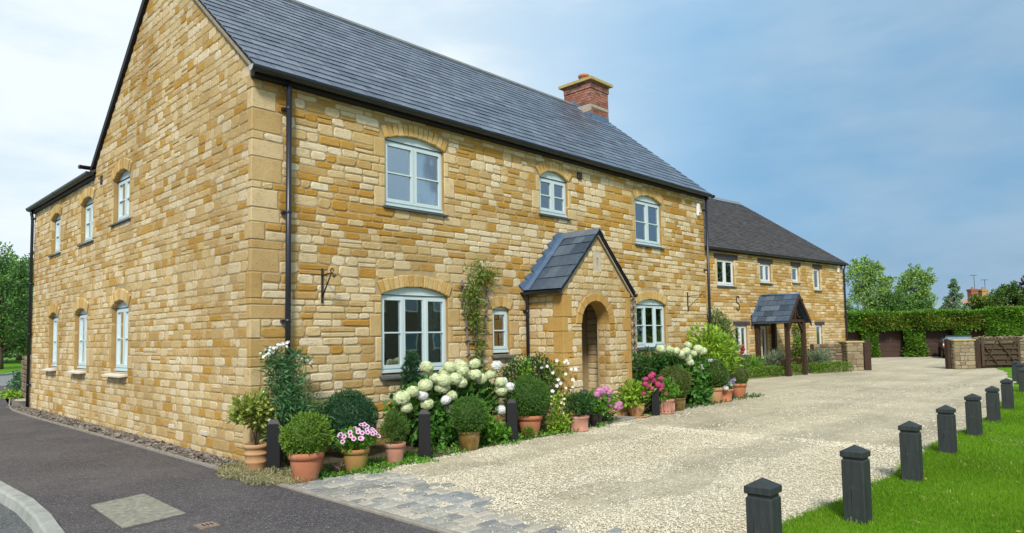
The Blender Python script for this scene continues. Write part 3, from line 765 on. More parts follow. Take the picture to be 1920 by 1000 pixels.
# lawn on the right
ly = lambda x: -6.46 + .05 * math.sin(x * 1.1) + .03 * math.sin(x * 3.7 + 1) + .0052 * max(0, x - 8) ** 2 + .012 * max(0, x - 2)
mb = MB(); xs = np.linspace(1.0, 40, 120)
mb.add([(x, ly(x), .010) for x in xs] + [(x, -60, .010) for x in xs], [(i + 1, i, 120 + i, 121 + i) for i in range(119)]); mb.build('lawn', m_lawn, None, 'structure')
def grass(n, xf, yf, hmin, hmax, w):
    x = xf(n); y = yf(x, n); a = rng.uniform(0, 6.28, n); h = rng.uniform(hmin, hmax, n) * (.65 + .5 * (np.sin(x * 2.1) * np.sin(y * 2.7 + x) * .5 + .5)); l = rng.uniform(.1, .9, n) * h
    B = np.stack([x, y, np.full(n, .006)], 1); s = np.stack([np.cos(a), np.sin(a), np.zeros(n)], 1) * w * rng.uniform(.6, 1.3, (n, 1)); b = rng.uniform(0, 6.28, n)
    tip = B + np.stack([np.cos(b) * l, np.sin(b) * l, h], 1); mid = B * .5 + tip * .5 + np.array([0, 0, 1]) * (h * .15)[:, None]
    V = np.stack([B - s, B + s, mid + s * .7, mid - s * .7, tip], 1).reshape(-1, 3); i = np.arange(n)[:, None] * 5
    return V, i + np.array([[0, 1, 2, 3]]), i + np.array([[3, 2, 4]]), np.repeat(np.clip(rng.random(n) * .55 + .30 * (np.sin(x * 1.7 + y * 1.1) * np.sin(y * 2.3 - x * .8) * .5 + .5) + .25 * (rng.random(n) < .06), 0, 1), 5)
lyv = np.vectorize(ly)
for (nm, n, x0, x1, dep, hm, hM, w) in (('near', 140000, .9, 6.5, 3.4, .025, .06, .0022), ('far', 70000, 6.5, 19, 3.4, .03, .065, .004)):
    V, Q, T3, T = grass(n, lambda n: rng.uniform(x0, x1, n), lambda x, n: lyv(x) + .03 - dep * rng.random(n) ** 1.15 + .05 * rng.normal(size=n) * (rng.random(n) < .3), hm, hM, w)
    np_obj('lawn_grass', V, [Q, T3], L_grass, None, T, False, 'stuff')

# ================================================================== WINDOWS
def fb(mb, Fm, u0, u1, z0, z1, d0, d1, tint=.5):
    V = [(u, z, d) for d in (d0, d1) for z in (z0, z1) for u in (u0, u1)]
    return mb.add(to3d(np.array(V, float), *Fm), [(0, 2, 3, 1), (4, 5, 7, 6), (0, 1, 5, 4), (2, 6, 7, 3), (0, 4, 6, 2), (1, 3, 7, 5)], tint)
def fprism(mb, Fm, poly, d0, d1, tint=.5):
    A = to3d(np.array([(u, z, d0) for u, z in poly], float), *Fm); B = to3d(np.array([(u, z, d1) for u, z in poly], float), *Fm); n = len(poly)
    return mb.add(list(A) + list(B), [tuple(range(n)), tuple(range(n, 2 * n))[::-1]] + [(i, (i + 1) % n, n + (i + 1) % n, n + i) for i in range(n)], tint)
def arc_pts(ua, ub, zs, zc, n=10):
    R, um, zo, th = arc_geom(ua, ub, zs, zc)
    return [(um + R * math.sin(a), zo + R * math.cos(a)) for a in np.linspace(th, -th, n)]
def curtain(part, Fm, u0, u1, z0, z1, d, mat, name='curtain', waves=7, gather=0.0):
    n = 40; us = np.linspace(0, 1, n); V = []
    for z in np.linspace(z0, z1, 6):
        g = gather * math.sin((z1 - z) / (z1 - z0) * math.pi)
        V += [(u0 + (u1 - u0) * (k * (1 - g)), z, d + .018 * math.sin(k * waves * 6.28) + .008 * math.sin(k * waves * 15)) for k in us]
    i = np.arange(5 * n).reshape(5, n)[:, :-1].ravel()[:, None]
    np_obj(name, to3d(np.array(V), *Fm), [i + np.array([[0, 1, n + 1, n]])], mat, part, np.full(len(V), .5), True)
def window(root, Fm, ua, ub, zb, zs, zc, lights, recess=.06, mat=None, sill='slate', bar=.5, barred=True, fixed=(), sill_over=.05, sill_out=.07, label=None, sillmat=None, st=.048):
    """frame is the part; casements, panes, sill and curtains are its pieces"""
    mat = mat or m_frame; f = .042; mb = MB(); d0, d1 = -recess - .07, -recess
    zf = zb + .035
    fb(mb, Fm, ua, ua + f, zf, zs, d0, d1); fb(mb, Fm, ub - f, ub, zf, zs, d0, d1)
    fb(mb, Fm, ua + f, ub - f, zs - f, zs, d0, d1); fb(mb, Fm, ua + f, ub - f, zf, zf + f, d0, d1)
    w = (ub - ua - f) / lights
    for k in range(1, lights): fb(mb, Fm, ua + k * w, ua + k * w + f, zf + f, zs - f, d0, d1)
    fb(mb, Fm, ua - .012, ub + .012, zb, zf, d0, d1 + .035)
    part = mb.build('window', mat, root, label=label)
    if zc > zs + .01:
        m2 = MB(); fprism(m2, Fm, [(ua, zs + .006), (ub, zs + .006)] + arc_pts(ua, ub, zs + .006, zc), d0 + .01, d1 + .012); m2.build('head_panel', mat, part)
    m3 = MB(); fb(m3, Fm, ua + .01, ub - .01, zs - .002, zs + .008, d1 - .01, d1 + .016); m3.build('head_seal', m_gap, part)
    for k in range(lights):
        a, b = ua + k * w + f, ua + (k + 1) * w; z0, z1 = zf + f, zs - f
        s = .018 if k in fixed else st; pr = d1 + (.002 if k in fixed else .016)
        if k not in fixed: a -= .012; b += .012; z0 -= .012; z1 += .010
        m4 = MB()
        fb(m4, Fm, a, a + s, z0, z1, d1 - .04, pr); fb(m4, Fm, b - s, b, z0, z1, d1 - .04, pr)
        fb(m4, Fm, a + s, b - s, z0, z0 + s * 1.15, d1 - .04, pr - .001); fb(m4, Fm, a + s, b - s, z1 - s, z1, d1 - .04, pr - .001)
        zm = z0 + (z1 - z0) * bar
        if barred: fb(m4, Fm, a + s, b - s, zm - .011, zm + .011, d1 - .036, pr - .004)
        m4.build('casement', mat, part)
        for (p, q_) in (((z0 + s, zm - .011), (zm + .011, z1 - s)) if barred else ((z0 + s, z1 - s),)):
            m5 = MB(); fb(m5, Fm, a + s + .001, b - s - .001, p + .001, q_ - .001, d1 - .021, d1 - .016); m5.build('pane', m_glass, part)
    sm = sillmat or m_sill
    if sill == 'slate':
        m6 = MB(); P = [(-recess - .05, zb - .004), (sill_out, zb - .030), (sill_out, zb - .058), (-recess - .05, zb - .055)]
        A = to3d(np.array([(ua - sill_over, z, d) for d, z in P]), *Fm); B = to3d(np.array([(ub + sill_over, z, d) for d, z in P]), *Fm)
        m6.add(list(A) + list(B), [(0, 1, 2, 3), (7, 6, 5, 4)] + [(i, (i + 1) % 4, 4 + (i + 1) % 4, 4 + i) for i in range(4)]); m6.build('sill', sm, part)
    elif sill == 'tiles':
        n = max(3, round((ub - ua) / .16)); e = np.linspace(ua - sill_over, ub + sill_over, n + 1)
        for k in range(n):
            m6 = MB(); j = rng.uniform(-.006, .006); P = [(-recess - .05, zb - .002), (sill_out + j, zb - .075), (sill_out + j, zb - .10), (-recess - .05, zb - .06)]
            A = to3d(np.array([(e[k] + .003, z, d) for d, z in P]), *Fm); B = to3d(np.array([(e[k + 1] - .003, z, d) for d, z in P]), *Fm)
            m6.add(list(A) + list(B), [(0, 1, 2, 3), (7, 6, 5, 4)] + [(i, (i + 1) % 4, 4 + (i + 1) % 4, 4 + i) for i in range(4)]); m6.build('sill_tile', sm, part)
    elif sill == 'pale':
        m6 = MB(); P = [(-recess - .05, zb - .005), (sill_out, zb - .075), (sill_out, zb - .098), (-recess - .05, zb - .07)]
        A = to3d(np.array([(ua - .02, z, d) for d, z in P]), *Fm); B = to3d(np.array([(ub + sill_over, z, d) for d, z in P]), *Fm)
        m6.add(list(A) + list(B), [(0, 1, 2, 3), (7, 6, 5, 4)] + [(i, (i + 1) % 4, 4 + (i + 1) % 4, 4 + i) for i in range(4)]); m6.build('sill', m_sill_pale, part)
    return part

# ================================================================== MAIN HOUSE
house = thing('stone_house', 'large golden stone house with dark slate roof and white flowers along its front', 'house')
FF = (np.zeros(3), np.array([1., 0, 0]), np.array([0, -1., 0]))       # front wall frame (u = x)
FG = (np.zeros(3), np.array([0, 1., 0]), np.array([-1., 0, 0]))       # gable wall frame (u = y)
XR = 12.45; YB = 7.1; YE = 12.42; ZE = 5.26; SL = .837
CS = all_courses([0, 1.03, 1.28, 2.12, 2.32, 3.70, 4.02, 4.63, 4.80, 5.26], .088, .158)
# ua, ub, zb, zs, zc, lights
WF = [(2.17, 3.39, 3.745, 4.80, 4.925, 2), (5.86, 6.73, 4.06, 4.79, 4.94, 2), (9.19, 10.33, 3.745, 4.78, 4.92, 2),
      (2.09, 3.45, 1.10, 2.32, 2.46, 3), (4.50, 4.94, 1.345, 2.12, 2.175, 1), (9.12, 10.40, 1.33, 2.32, 2.455, 3)]
WG = [(4.96, 5.90, 3.96, 4.78, 4.93, 2), (7.23, 8.12, 3.80, 4.63, 4.75, 2), (9.80, 10.64, 3.80, 4.63, 4.75, 2),
      (4.89, 5.86, 1.11, 2.30, 2.44, 2), (7.49, 8.41, 1.11, 2.27, 2.39, 2), (9.84, 10.62, 1.11, 2.27, 2.38, 2)]
def wall_sheet(Fm, u0, u1, z1, wins, depth, label, extra=()):
    holes = [(w[0], w[1], w[2] - .03, w[4]) for w in wins] + list(extra)
    mb, rv = sheet_with_holes(u0, u1, -.1, z1, holes, *Fm, depth)
    p = mb.build('wall', m_mortar, house, label=label)
    for r_ in rv: r_.build('reveal', m_reveal, p)
    return p
wall_f = wall_sheet(FF, 0, XR, ZE, WF, .30, 'front wall of cream and gold coursed stone', [(5.95, 6.95, 0, 2.15)])
wall_g = wall_sheet(FG, 0, YE, 5.10, WG, .30, 'long side wall and gable of cream coursed stone')
mb = MB()
mb.add(to3d(np.array([(0, 5.10, 0), (YB, 5.10, 0), (YB, 5.36, 0), (YB / 2, 5.30 + SL * YB / 2, 0), (0, 5.36, 0)], float), *FG), [(0, 1, 2, 3, 4)])
gx_ = mb.build('gable_backing', m_mortar, wall_g)
mb = MB(); mb.add([(XR, 0, -.1), (XR, YB, -.1), (XR, YB, 5.3), (XR, YB / 2, 5.3 + SL * YB / 2), (XR, 0, 5.3)], [(0, 1, 2, 3, 4)])
mb.add([(6.0, YB, -.1), (XR, YB, -.1), (XR, YB, 5.3), (6.0, YB, 5.3)], [(0, 1, 2, 3)]); mb.add([(0, YB, 4.9), (6, YB, 4.9), (6, YB, 5.36), (0, YB, 5.36)], [(0, 1, 2, 3)])
mb.add([(0, YE, -.1), (6, YE, -.1), (6, YE, 5.1), (3, YE, 7.2), (0, YE, 5.1)], [(0, 1, 2, 3, 4)]); mb.add([(6, YB, -.1), (6, YE, -.1), (6, YE, 5.1), (6, YB, 5.1)], [(0, 1, 2, 3)])
mb.build('wall', m_mortar, house, label='rear and far end walls')
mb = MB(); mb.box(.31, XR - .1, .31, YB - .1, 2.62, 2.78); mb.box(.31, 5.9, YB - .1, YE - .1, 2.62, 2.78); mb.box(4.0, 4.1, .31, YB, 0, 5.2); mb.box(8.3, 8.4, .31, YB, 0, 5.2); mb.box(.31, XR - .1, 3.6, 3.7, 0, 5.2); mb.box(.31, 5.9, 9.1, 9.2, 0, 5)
mb.build('inner_floor', m_room, house)  # unseen storey slab, added to keep the rooms behind the windows dark

# stones
st = StoneSet()
def tint_front(u, z):
    k = .5 + .5 * math.sin(u * 1.9 + z * 2.3 + 1) * math.sin(z * 3.1 - u * .7); g = (.15 + .27 * k) * (1.1 if z > 2.6 else .55)
    x = rng.random()
    if x < g: return rng.uniform(.66, .93)
    if x < g + (.15 if z > 2.4 else .30): return rng.uniform(.42, .66)
    return rng.uniform(0, .36)
def tint_gable(u, z):
    k = .5 + .5 * math.sin(u * 1.3 + z * 1.9) * math.sin(z * 2.2 - u * .9 + 2); g = .06 + .12 * k + (.05 if z > 3 else 0)
    x = rng.random()
    if x < g: return rng.uniform(.64, .86)
    if x < g + .34: return rng.uniform(.36, .60)
    return rng.uniform(.06, .36)
def win_blocks(Fm, wins, wall, ring, cs):
    bl = []
    for (ua, ub, zb, zs, zc, nl) in wins:
        rect = lambda za, zb_, a=ua, b=ub, c=zb - .035, d=zs: [(a, b)] if (za + zb_) / 2 > c and (za + zb_) / 2 < d + .01 else []
        bl += [rect, arch_block(ua - .01, ub + .01, zs, zc, ring)]
        for u, sd in ((ua, -1), (ub, 1)):
            R, T, f = jamb(cs, u, sd, zb - .04, zs + .0); bl.append(f)
            for r_, t_ in zip(R, T):
                V, q_ = stone_shapes(np.array([r_]), None, proud=(.010, .018), back=.06, jit=.003, cc=.1)
                np_obj('jamb_stone', to3d(V[0], *Fm), [q_], m_dress, wall, np.full(24, t_))
        voussoirs(wall, ua - .01, ub + .01, zs, zc, ring, .105, *Fm, m_arch)
    return bl
# corner quoins shared by the two faces
qb = []; i = 0; k = 0
while i < len(CS):
    n = min([2, 2, 1, 3, 2, 1, 2][k % 7], len(CS) - i); za, zb = CS[i][0] + .006, CS[i + n - 1][1] - .006
    wf, wg = ((.42, .09), (.16, .17), (.46, .10), (.34, .13), (.13, .16), (.40, .08))[k % 6]; wf *= rng.uniform(.85, 1.15); wg *= rng.uniform(.9, 1.15)
    if k not in (3, 7):
        qb.append((za, zb, wf, wg)); mb = MB(); mb.bbox(-.008 - rng.uniform(0, .006), wf, -.006 - rng.uniform(0, .006), wg, za, zb, .009, rng.uniform(0, 1)); mb.build('corner_stone', m_dress, wall_f)
    else: qb.append((za, zb, .13, .10)); mb = MB(); mb.bbox(-.014, .13, -.014, .10, za, zb, .010, rng.uniform(0, 1)); mb.build('corner_stone', m_dress, wall_f)
    i += n; k += 1
def corner_f(za, zb):
    for (a, b, wf, wg) in qb:
        if a - .01 <= (za + zb) / 2 <= b + .01: return [(-1, wf + .008)]
    return []
def corner_g(za, zb):
    for (a, b, wf, wg) in qb:
        if a - .01 <= (za + zb) / 2 <= b + .01: return [(-1, wg + .008)]
    return []
porch_bl = lambda za, zb: [(5.47, 7.55)] if zb < 2.62 else ([(5.47 + max(0, zb - 2.62), 7.55 - max(0, zb - 2.62))] if za < 3.45 else [])
bl = win_blocks(FF, WF, wall_f, .20, CS) + [corner_f, porch_bl]
R, T = lay(CS, lambda a, b: (0, XR), bl, tint_front, .17, .40, gap=.014)
st.add(R, T, *FF, wall_f)
CG = CS + courses(5.26, 8.32, .09, .165)
def gl(za, zb):
    if zb <= 5.27: return (0, YE if zb < 5.09 else YB)
    o = max(0, (zb - 5.36) / SL) + .02; return (o, YB - o)
bl = win_blocks(FG, WG, wall_g, .22, CS) + [corner_g]
Rj, Tj, fj = jamb(CS, 7.02, 1, 0, 3.6, short=.12, long=.22); bl.append(fj)
for r_, t_ in zip(Rj, Tj):
    V, q_ = stone_shapes(np.array([r_]), None, proud=(.010, .018), back=.04, jit=.003, cc=.1); np_obj('joint_stone', to3d(V[0], *FG), [q_], m_dress, wall_g, np.full(24, t_))
R, T = lay(CG, gl, bl, tint_gable, .13, .34, gap=.013)
st.add(R, T, *FG, wall_g, proud=(.004, .013), jit=.006)

# windows
curt = [None] * 6
for i, (ua, ub, zb, zs, zc, nl) in enumerate(WF):
    w = window(house, FF, ua, ub, zb, zs, zc, nl, .055, sill='tiles' if i in (3, 4) else 'slate', fixed=(1,) if nl == 3 else (), sill_over=.05, sill_out=.09 if i in (3, 4) else .06,
               label=['upper window with white curtain and pink cloth', 'small upper window half covered by pale blinds', 'upper window at the far end of the front wall', 'wide three-light ground floor window with teal curtain', 'narrow single-light ground floor window', 'three-light ground floor window beside the porch'][i])
    if i == 0:
        curtain(w, FF, ua + .62, ub - .08, zb + .05, zs - .03, -.16, m_curtain, waves=6)
        mb = MB(); fprism(mb, FF, [(2.83, 3.80), (3.05, 3.80), (3.02, 4.02), (2.97, 4.06), (2.93, 4.02), (2.89, 4.06), (2.85, 4.02)], -.137, -.130); mb.build('pink_cloth', m_pink, w)
    if i == 1:
        mb = MB(); fb(mb, FF, ua + .05, ub - .05, zb + .34, zs - .03, -.165, -.155); mb.build('blind', m_curtain, w)
        curtain(w, FF, ua + .45, ub - .06, zb + .05, zb + .33, -.2, m_curtain, waves=3)
    if i == 2: curtain(w, FF, ub - .42, ub - .1, zb + .05, zs - .03, -.24, m_grey_c, waves=3)
    if i == 3:
        curtain(w, FF, ua + .82, ua + 1.0, zb + .05, zs - .05, -.16, m_teal, waves=3)
        curtain(w, FF, ub - .36, ub - .06, zb + .05, zs - .05, -.16, m_grey_c, waves=4)
        mb = MB(); mb.tube(list(to3d(np.array([(3.22, 1.95, -.165), (3.38, 1.72, -.165)]), *FF)), .012, 6); mb.tube(list(to3d(np.array([(3.12, 2.0, -.165), (3.34, 2.28, -.165)]), *FF)), .012, 6); mb.build('lamp_arm', m_curtain, w)
    if i == 4: curtain(w, FF, ua + .2, ub - .04, zb + .05, zs - .05, -.22, m_grey_c, waves=3)
    if i == 5:
        mb = MB(); fb(mb, FF, ua + .05, ub - .05, zs - .25, zs - .04, -.17, -.16); mb.build('blind', m_teal if 0 else m_curtain, w)
        curtain(w, FF, ub - .30, ub - .06, zb + .05, zs - .05, -.16, m_grey_c, waves=4)
for i, (ua, ub, zb, zs, zc, nl) in enumerate(WG):
    w = window(house, FG, ua, ub, zb, zs, zc, nl, .09, sill='pale' if i > 2 else 'slate', sill_out=.14 if i > 2 else .05, sill_over=.10, label='two-light casement in the side wall, ' + ['upper floor beneath the gable', 'upper floor, middle', 'upper floor, far end', 'ground floor beneath the gable', 'ground floor, middle', 'ground floor, far end'][i])
    curtain(w, FG, ua + .05, ub - .05, zb + .05, zs - .04, -.24, m_grey_c, waves=5)

# roof: underlay slab, slates, ridge
def roof_slab(x0, x1, y0, z0, y1, z1, th=.05):
    mb = MB(); mb.prism([(x0, y0, z0), (x0, y1, z1), (x0, y1, z1 - th), (x0, y0, z0 - th)], (x1 - x0, 0, 0)); return mb
ey, ez, ry, rz_ = -.17, 5.315, 3.55, 5.315 + SL * 3.72
mb = roof_slab(-.05, 12.60, ey, ez, ry, rz_)
mb.prism([(-.05, 7.27, ez), (-.05, ry, rz_), (-.05, ry, rz_ - .05), (-.05, 7.27, ez - .05)], (12.65, 0, 0))
roof = mb.build('roof', m_fascia, house, label='slate roof with closely laid blue-grey slates')
sv = np.array([0, ry - ey, rz_ - ez]); SLn = np.linalg.norm(sv); sv /= SLn; nv = np.array([0, -sv[2], sv[1]])
def slates(parent, org, ux, sv, nv, width, length, gauge, w, mat, th=.009, limit=300, edge=0.0, lift=.016, jitter=.003, gapx=.0025, name='slate', world=lambda p: p):
    Vs = []; T = []; rows = int(length / gauge + .5); gauge = length / rows
    for r in range(rows):
        s0 = r * gauge; off = (r % 2) * w / 2; u = -off
        while u < width:
            a, b = max(u, 0) + gapx, min(u + w, width) - gapx; u += w
            if b - a < .03: continue
            j = rng.uniform(-jitter, jitter); l = lift + rng.uniform(-.002, .003); s1 = min(s0 + gauge * 1.25, length); jl = rng.uniform(-.006, .006)
            pts = [(a, s0 + jl, l), (b, s0 + jl + j, l + rng.uniform(-.0015, .0015)), (b, s1, .004), (a, s1, .004)]
            top = [org + ux * p[0] + sv * p[1] + nv * (p[2] + th) for p in pts]; bot = [org + ux * p[0] + sv * p[1] + nv * p[2] for p in pts]
            Vs.append(bot + top); T.append(np.clip(rng.normal(.45, .22), 0, 1))
    V = np.array(Vs); T = np.array(T); q_ = np.array([(4, 5, 6, 7), (0, 1, 5, 4), (1, 2, 6, 5), (3, 0, 4, 7), (0, 3, 2, 1)])
    c = world(V.mean(1)) - CAM; dep = c @ FWD; px = 960 + 1280 * (c @ RGT) / dep; py = 549 - 1280 * (c @ UPV) / dep
    vis = (px > -20) & (px < 1940) & (py > -20) & (py < 1000); o = np.argsort(np.where(vis, dep, 1e9)); ind = [i for i in o[:limit] if vis[i]]; rest = np.setdiff1d(np.arange(len(V)), ind)
    for i in ind: np_obj(name, V[i], [q_], mat, parent, np.full(8, T[i]))
    if len(rest): np_obj('slating', V[rest].reshape(-1, 3), [(np.arange(len(rest))[:, None, None] * 8 + q_[None]).reshape(-1, 4)], mat, parent, np.repeat(T[rest], 8), False, 'stuff')
slates(roof, np.array([-.05, ey, ez]), np.array([1., 0, 0]), sv, nv, 12.66, SLn - .02, .235, .30, m_slate, th=.012, lift=.020, gapx=.005)
for k in range(28):
    a = -.05 + k * .452; mb = MB()
    for sgn in (1, -1):
        P = [(a, ry, rz_ + .065), (a, ry - sgn * .14, rz_ - .055), (a, ry - sgn * .13, rz_ - .075), (a, ry, rz_ + .045)]
        mb.prism(P, (.447, 0, 0))
    mb.build('ridge_tile', m_ridge, roof)
mb = MB(); mb.prism([(-.062, ey + .02, ez - .012), (-.062, ry, rz_ - .012), (-.062, ry, rz_ - .062), (-.062, ey + .02, ez - .062)], (.062, 0, 0)); mb.build('verge_mortar', m_verge, roof)
mb = MB(); mb.prism([(-.066, 7.3, ez - .02), (-.066, ry, rz_ - .0), (-.066, ry, rz_ - .17), (-.066, 7.3, ez - .16)], (.066, 0, 0)); mb.build('verge_board', m_fascia, roof)
# rear wing roof rising away from the side wall
mb = MB(); mb.prism([(-.10, YB, 5.20), (3.0, YB, 7.20), (6.1, YB, 5.2), (6.1, YB, 5.14), (3, YB, 7.13), (-.10, YB, 5.14)], (0, YE - YB + .08, 0)); mb.build('roof', m_tile, house, label='rear wing roof, mostly hidden behind its gutter')

def gutter(parent, a, b, outward, r=.058, name='gutter', ends=True, endmat=None):
    a = np.array(a, float); b = np.array(b, float); d = unit(b - a); o = np.array(outward, float); up = np.array([0, 0, 1.])
    prof = [(r * math.cos(t), r * math.sin(t)) for t in np.linspace(math.pi, 2 * math.pi, 11)]; prof = [(-r, .012)] + prof + [(r, .012)]
    prof2 = [(x * .9, z * .9 + .001) for x, z in prof][::-1]
    P = [a + o * x + up * z for x, z in prof + prof2]; mb = MB(); mb.prism(P, b - a); p = mb.build(name, m_gutter, parent)
    n_ = max(1, int(np.linalg.norm(b - a) / 2.0))
    for k in range(n_ + 1):
        c = a + (b - a) * min(max(k / n_, .004), .996); m2 = MB(); m2.prism([c - d * .02 + o * x * 1.07 + up * z * 1.07 for x, z in prof], d * .04); m2.build('joint_clip', m_gutter, p)
    if ends:
        m2 = MB(); m2.prism([a - d * .004 + o * x * 1.04 + up * z * 1.04 for x, z in prof], d * .004); m2.build('end_stop', endmat or m_gutter, p)
    return p
def downpipe(parent, pts, r, zs, wall_n, name='downpipe'):
    mb = MB(); mb.tube(pts, r, 12); p = mb.build(name, m_pipe, parent); wn = np.array(wall_n, float); x, y = pts[-1][0], pts[-1][1]
    for z in zs:
        m2 = MB(); m2.lathe([(r, -.022), (r * 1.22, -.02), (r * 1.22, .02), (r, .022)], (x, y, z), 12); sd = np.array([-wn[1], wn[0], 0])
        m2.obox(np.array([x, y, z]) - wn * (r + .03), (sd, wn, (0, 0, 1)), (r * 1.7, .03, .018)); m2.build('pipe_bracket', m_pipe, p)
    return p
mb = MB(); mb.box(-.03, XR + .1, -.125, .0, 5.20, 5.31); mb.build('fascia', m_fascia, house)
gutter(house, (-.11, -.185, 5.295), (12.68, -.185, 5.295), (0, -1, 0), .062, endmat=m_gend)
downpipe(house, [(.47, -.125, 5.25), (.47, -.115, .06)], .038, (4.86, 3.40, 1.9, .6), (0, -1, 0))
downpipe(house, [(12.40, -.125, 5.25), (12.40, -.10, .06)], .036, (4.9, 3.3, 1.6), (0, -1, 0))
mb = MB(); mb.box(-.07, .0, YB + .02, YE + .05, 5.04, 5.15); mb.build('fascia', m_fascia, house)
gutter(house, (-.115, YB + .0, 5.17), (-.115, YE + .12, 5.17), (-1, 0, 0), .07)
gutter(house, (-.24, 7.36, 5.33), (.6, 7.36, 5.33), (0, 1, 0), .058)
downpipe(house, [(-.11, 12.33, 5.12), (-.09, 12.33, 5.0), (-.07, 12.33, 4.9), (-.07, 12.33, .0)], .036, (4.9, 3.2, 1.9, .6), (-1, 0, 0))
mb = MB(); mb.bbox(7.04, 7.18, -.05, .0, 4.92, 5.06, .01); mb.build('vent', m_iron, house)
mb = MB(); mb.bbox(12.03, 12.17, -.085, .0, 4.70, 5.05, .03); al = mb.build('alarm_box', m_white, house)
mb = MB(); mb.bbox(12.075, 12.125, -.092, -.08, 4.76, 4.80, .004); mb.build('alarm_lamp', m_tyre, al)
mb = MB(); mb.bbox(-.03, .0, 6.62, 6.72, 4.86, 5.04, .01); mb.build('vent', m_iron, house)
for k, (yy, zz) in enumerate(((1.35, .27), (2.6, .27), (4.2, .28))):
    mb = MB(); mb.bbox(-.026, .0, yy, yy + .2, zz, zz + .065, .004)
    for j in range(2): mb.box(-.029, -.02, yy + .01, yy + .19, zz + .015 + j * .025, zz + .022 + j * .025)
    mb.build('air_brick', m_sill_pale, house)

# chimney
chx0, chx1, chy0, chy1 = 11.42, 12.26, 2.86, 3.84
mb = MB(); mb.box(chx0, chx1, chy0, chy1, 7.3, 9.0); chim = mb.build('chimney', m_brickmortar, house, label='red brick chimney with pale cap')
def brickwork(Fm, u0, u1, rows, parent, proud0, b=.225, h=.075, tintf=None):
    for r in range(rows[0], rows[1]):
        z = 7.42 + r * h; u = u0 - (r % 2) * b / 2
        while u < u1:
            a, c = max(u, u0), min(u + b, u1); u += b
            if c - a < .03: continue
            mb = MB(); fb(mb, Fm, a + .005, c - .005, z + .005, z + h - .005, -.02, proud0 + rng.uniform(0, .003), tintf(r) if tintf else rng.random()); mb.build('brick', m_brick, parent)
CF = (np.array([0, chy0, 0]), np.array([1., 0, 0]), np.array([0, -1., 0])); CG_ = (np.array([chx0, 0, 0]), np.array([0, 1., 0]), np.array([-1., 0, 0]))
tf = lambda r: rng.choice([rng.uniform(0, .5), rng.uniform(.3, .8), rng.uniform(.8, 1)], p=[.6, .28, .12])
brickwork(CF, chx0 - .008, chx1 + .008, (3, 18), chim, .008, tintf=tf); brickwork(CF, chx0 - .03, chx1 + .03, (18, 21), chim, .03, tintf=tf)
brickwork(CG_, chy0 - .005, chy1, (4, 18), chim, .010, tintf=tf); brickwork(CG_, chy0 - .028, chy1, (18, 21), chim, .032, tintf=tf)
mb = MB(); fb(mb, CF, chx0 - .012, chx1 + .012, 8.22, 8.30, -.01, .014); fb(mb, CG_, chy0 - .012, chy1, 8.10, 8.30, -.01, .016); mb.build('render_band', m_flaunch, chim)
mb = MB(); P0 = [(chx0 - .12, chy0 - .12), (chx1 + .12, chy0 - .12), (chx1 + .12, chy1 + .12), (chx0 - .12, chy1 + .12)]
mb.add([(x, y, 8.985) for x, y in P0] + [(x, y, 9.065) for x, y in P0] + [(chx0 + .2, chy0 + .2, 9.15), (chx1 - .2, chy0 + .2, 9.15), (chx1 - .2, chy1 - .2, 9.15), (chx0 + .2, chy1 - .2, 9.15)],
       [(3, 2, 1, 0), (8, 9, 10, 11)] + [(i, (i + 1) % 4, 4 + (i + 1) % 4, 4 + i) for i in range(4)] + [(4 + i, 4 + (i + 1) % 4, 8 + (i + 1) % 4, 8 + i) for i in range(4)]); mb.build('cap', m_cap, chim)
mb = MB(); mb.lathe([(.15, 9.1), (.145, 9.32), (.17, 9.33), (.17, 9.39), (.12, 9.39), (.12, 9.12)], ((chx0 + chx1) / 2, chy0 + .55, 0), 16); mb.build('pot', m_terra, chim)
zr = lambda y: ez + SL * (y - ey)
mb = MB(); mb.prism([(chx0 - .013, chy0 - .05, zr(chy0) + .01), (chx0 - .013, ry, zr(ry) + .02), (chx0 - .013, ry, zr(ry) + .14), (chx0 - .013, chy0 - .013, zr(chy0) + .17)], (.012, 0, 0))
mb.prism([(chx0 - .013, chy0 - .013, zr(chy0)), (chx1 + .013, chy0 - .013, zr(chy0)), (chx1 + .013, chy0 - .013, zr(chy0) + .17), (chx0 - .013, chy0 - .013, zr(chy0) + .17)], (0, .012, 0))
mb.prism([(chx0 - .15, chy0 - .16, zr(chy0 - .16) + .032), (chx1 + .15, chy0 - .16, zr(chy0 - .16) + .032), (chx1 + .15, chy0, zr(chy0) + .032), (chx0 - .15, chy0, zr(chy0) + .032)], (0, 0, .006)); mb.build('flashing', m_lead, chim)

# hanging basket brackets fixed to the wall
def bracket(px, z0, z1, reach, label, thick=.011):
    mb = MB(); mb.box(px - .016, px + .016, -.034, -.02, z0, z1)
    b = mb.build('basket_bracket', m_iron, house, label=label)
    zt = z1 - .10; mb = MB(); mb.tube([(px, -.03, zt), (px, -.03 - reach, zt + .02)], thick, 6)
    mb.tube([(px, -.03, z0 + .09), (px, -.03 - reach * .9, zt + .01)], thick, 6)
    mb.tube([(px, -.03 - reach + .035 * math.cos(t), zt + .045 + .035 * math.sin(t)) for t in np.linspace(-2.2, 3.4, 14)], thick * .8, 6)
    mb.tube([(px, -.03 - reach - .05 + .028 * math.cos(t), zt - .02 + .028 * math.sin(t)) for t in np.linspace(2.4, 7.2, 12)], thick * .8, 6); mb.build('arm', m_iron, b)
bracket(1.05, 2.16, 2.66, .26, 'black iron basket bracket left of the wide window'); bracket(11.44, 2.2, 2.68, .42, 'rusty thin basket bracket at the far end', .008)

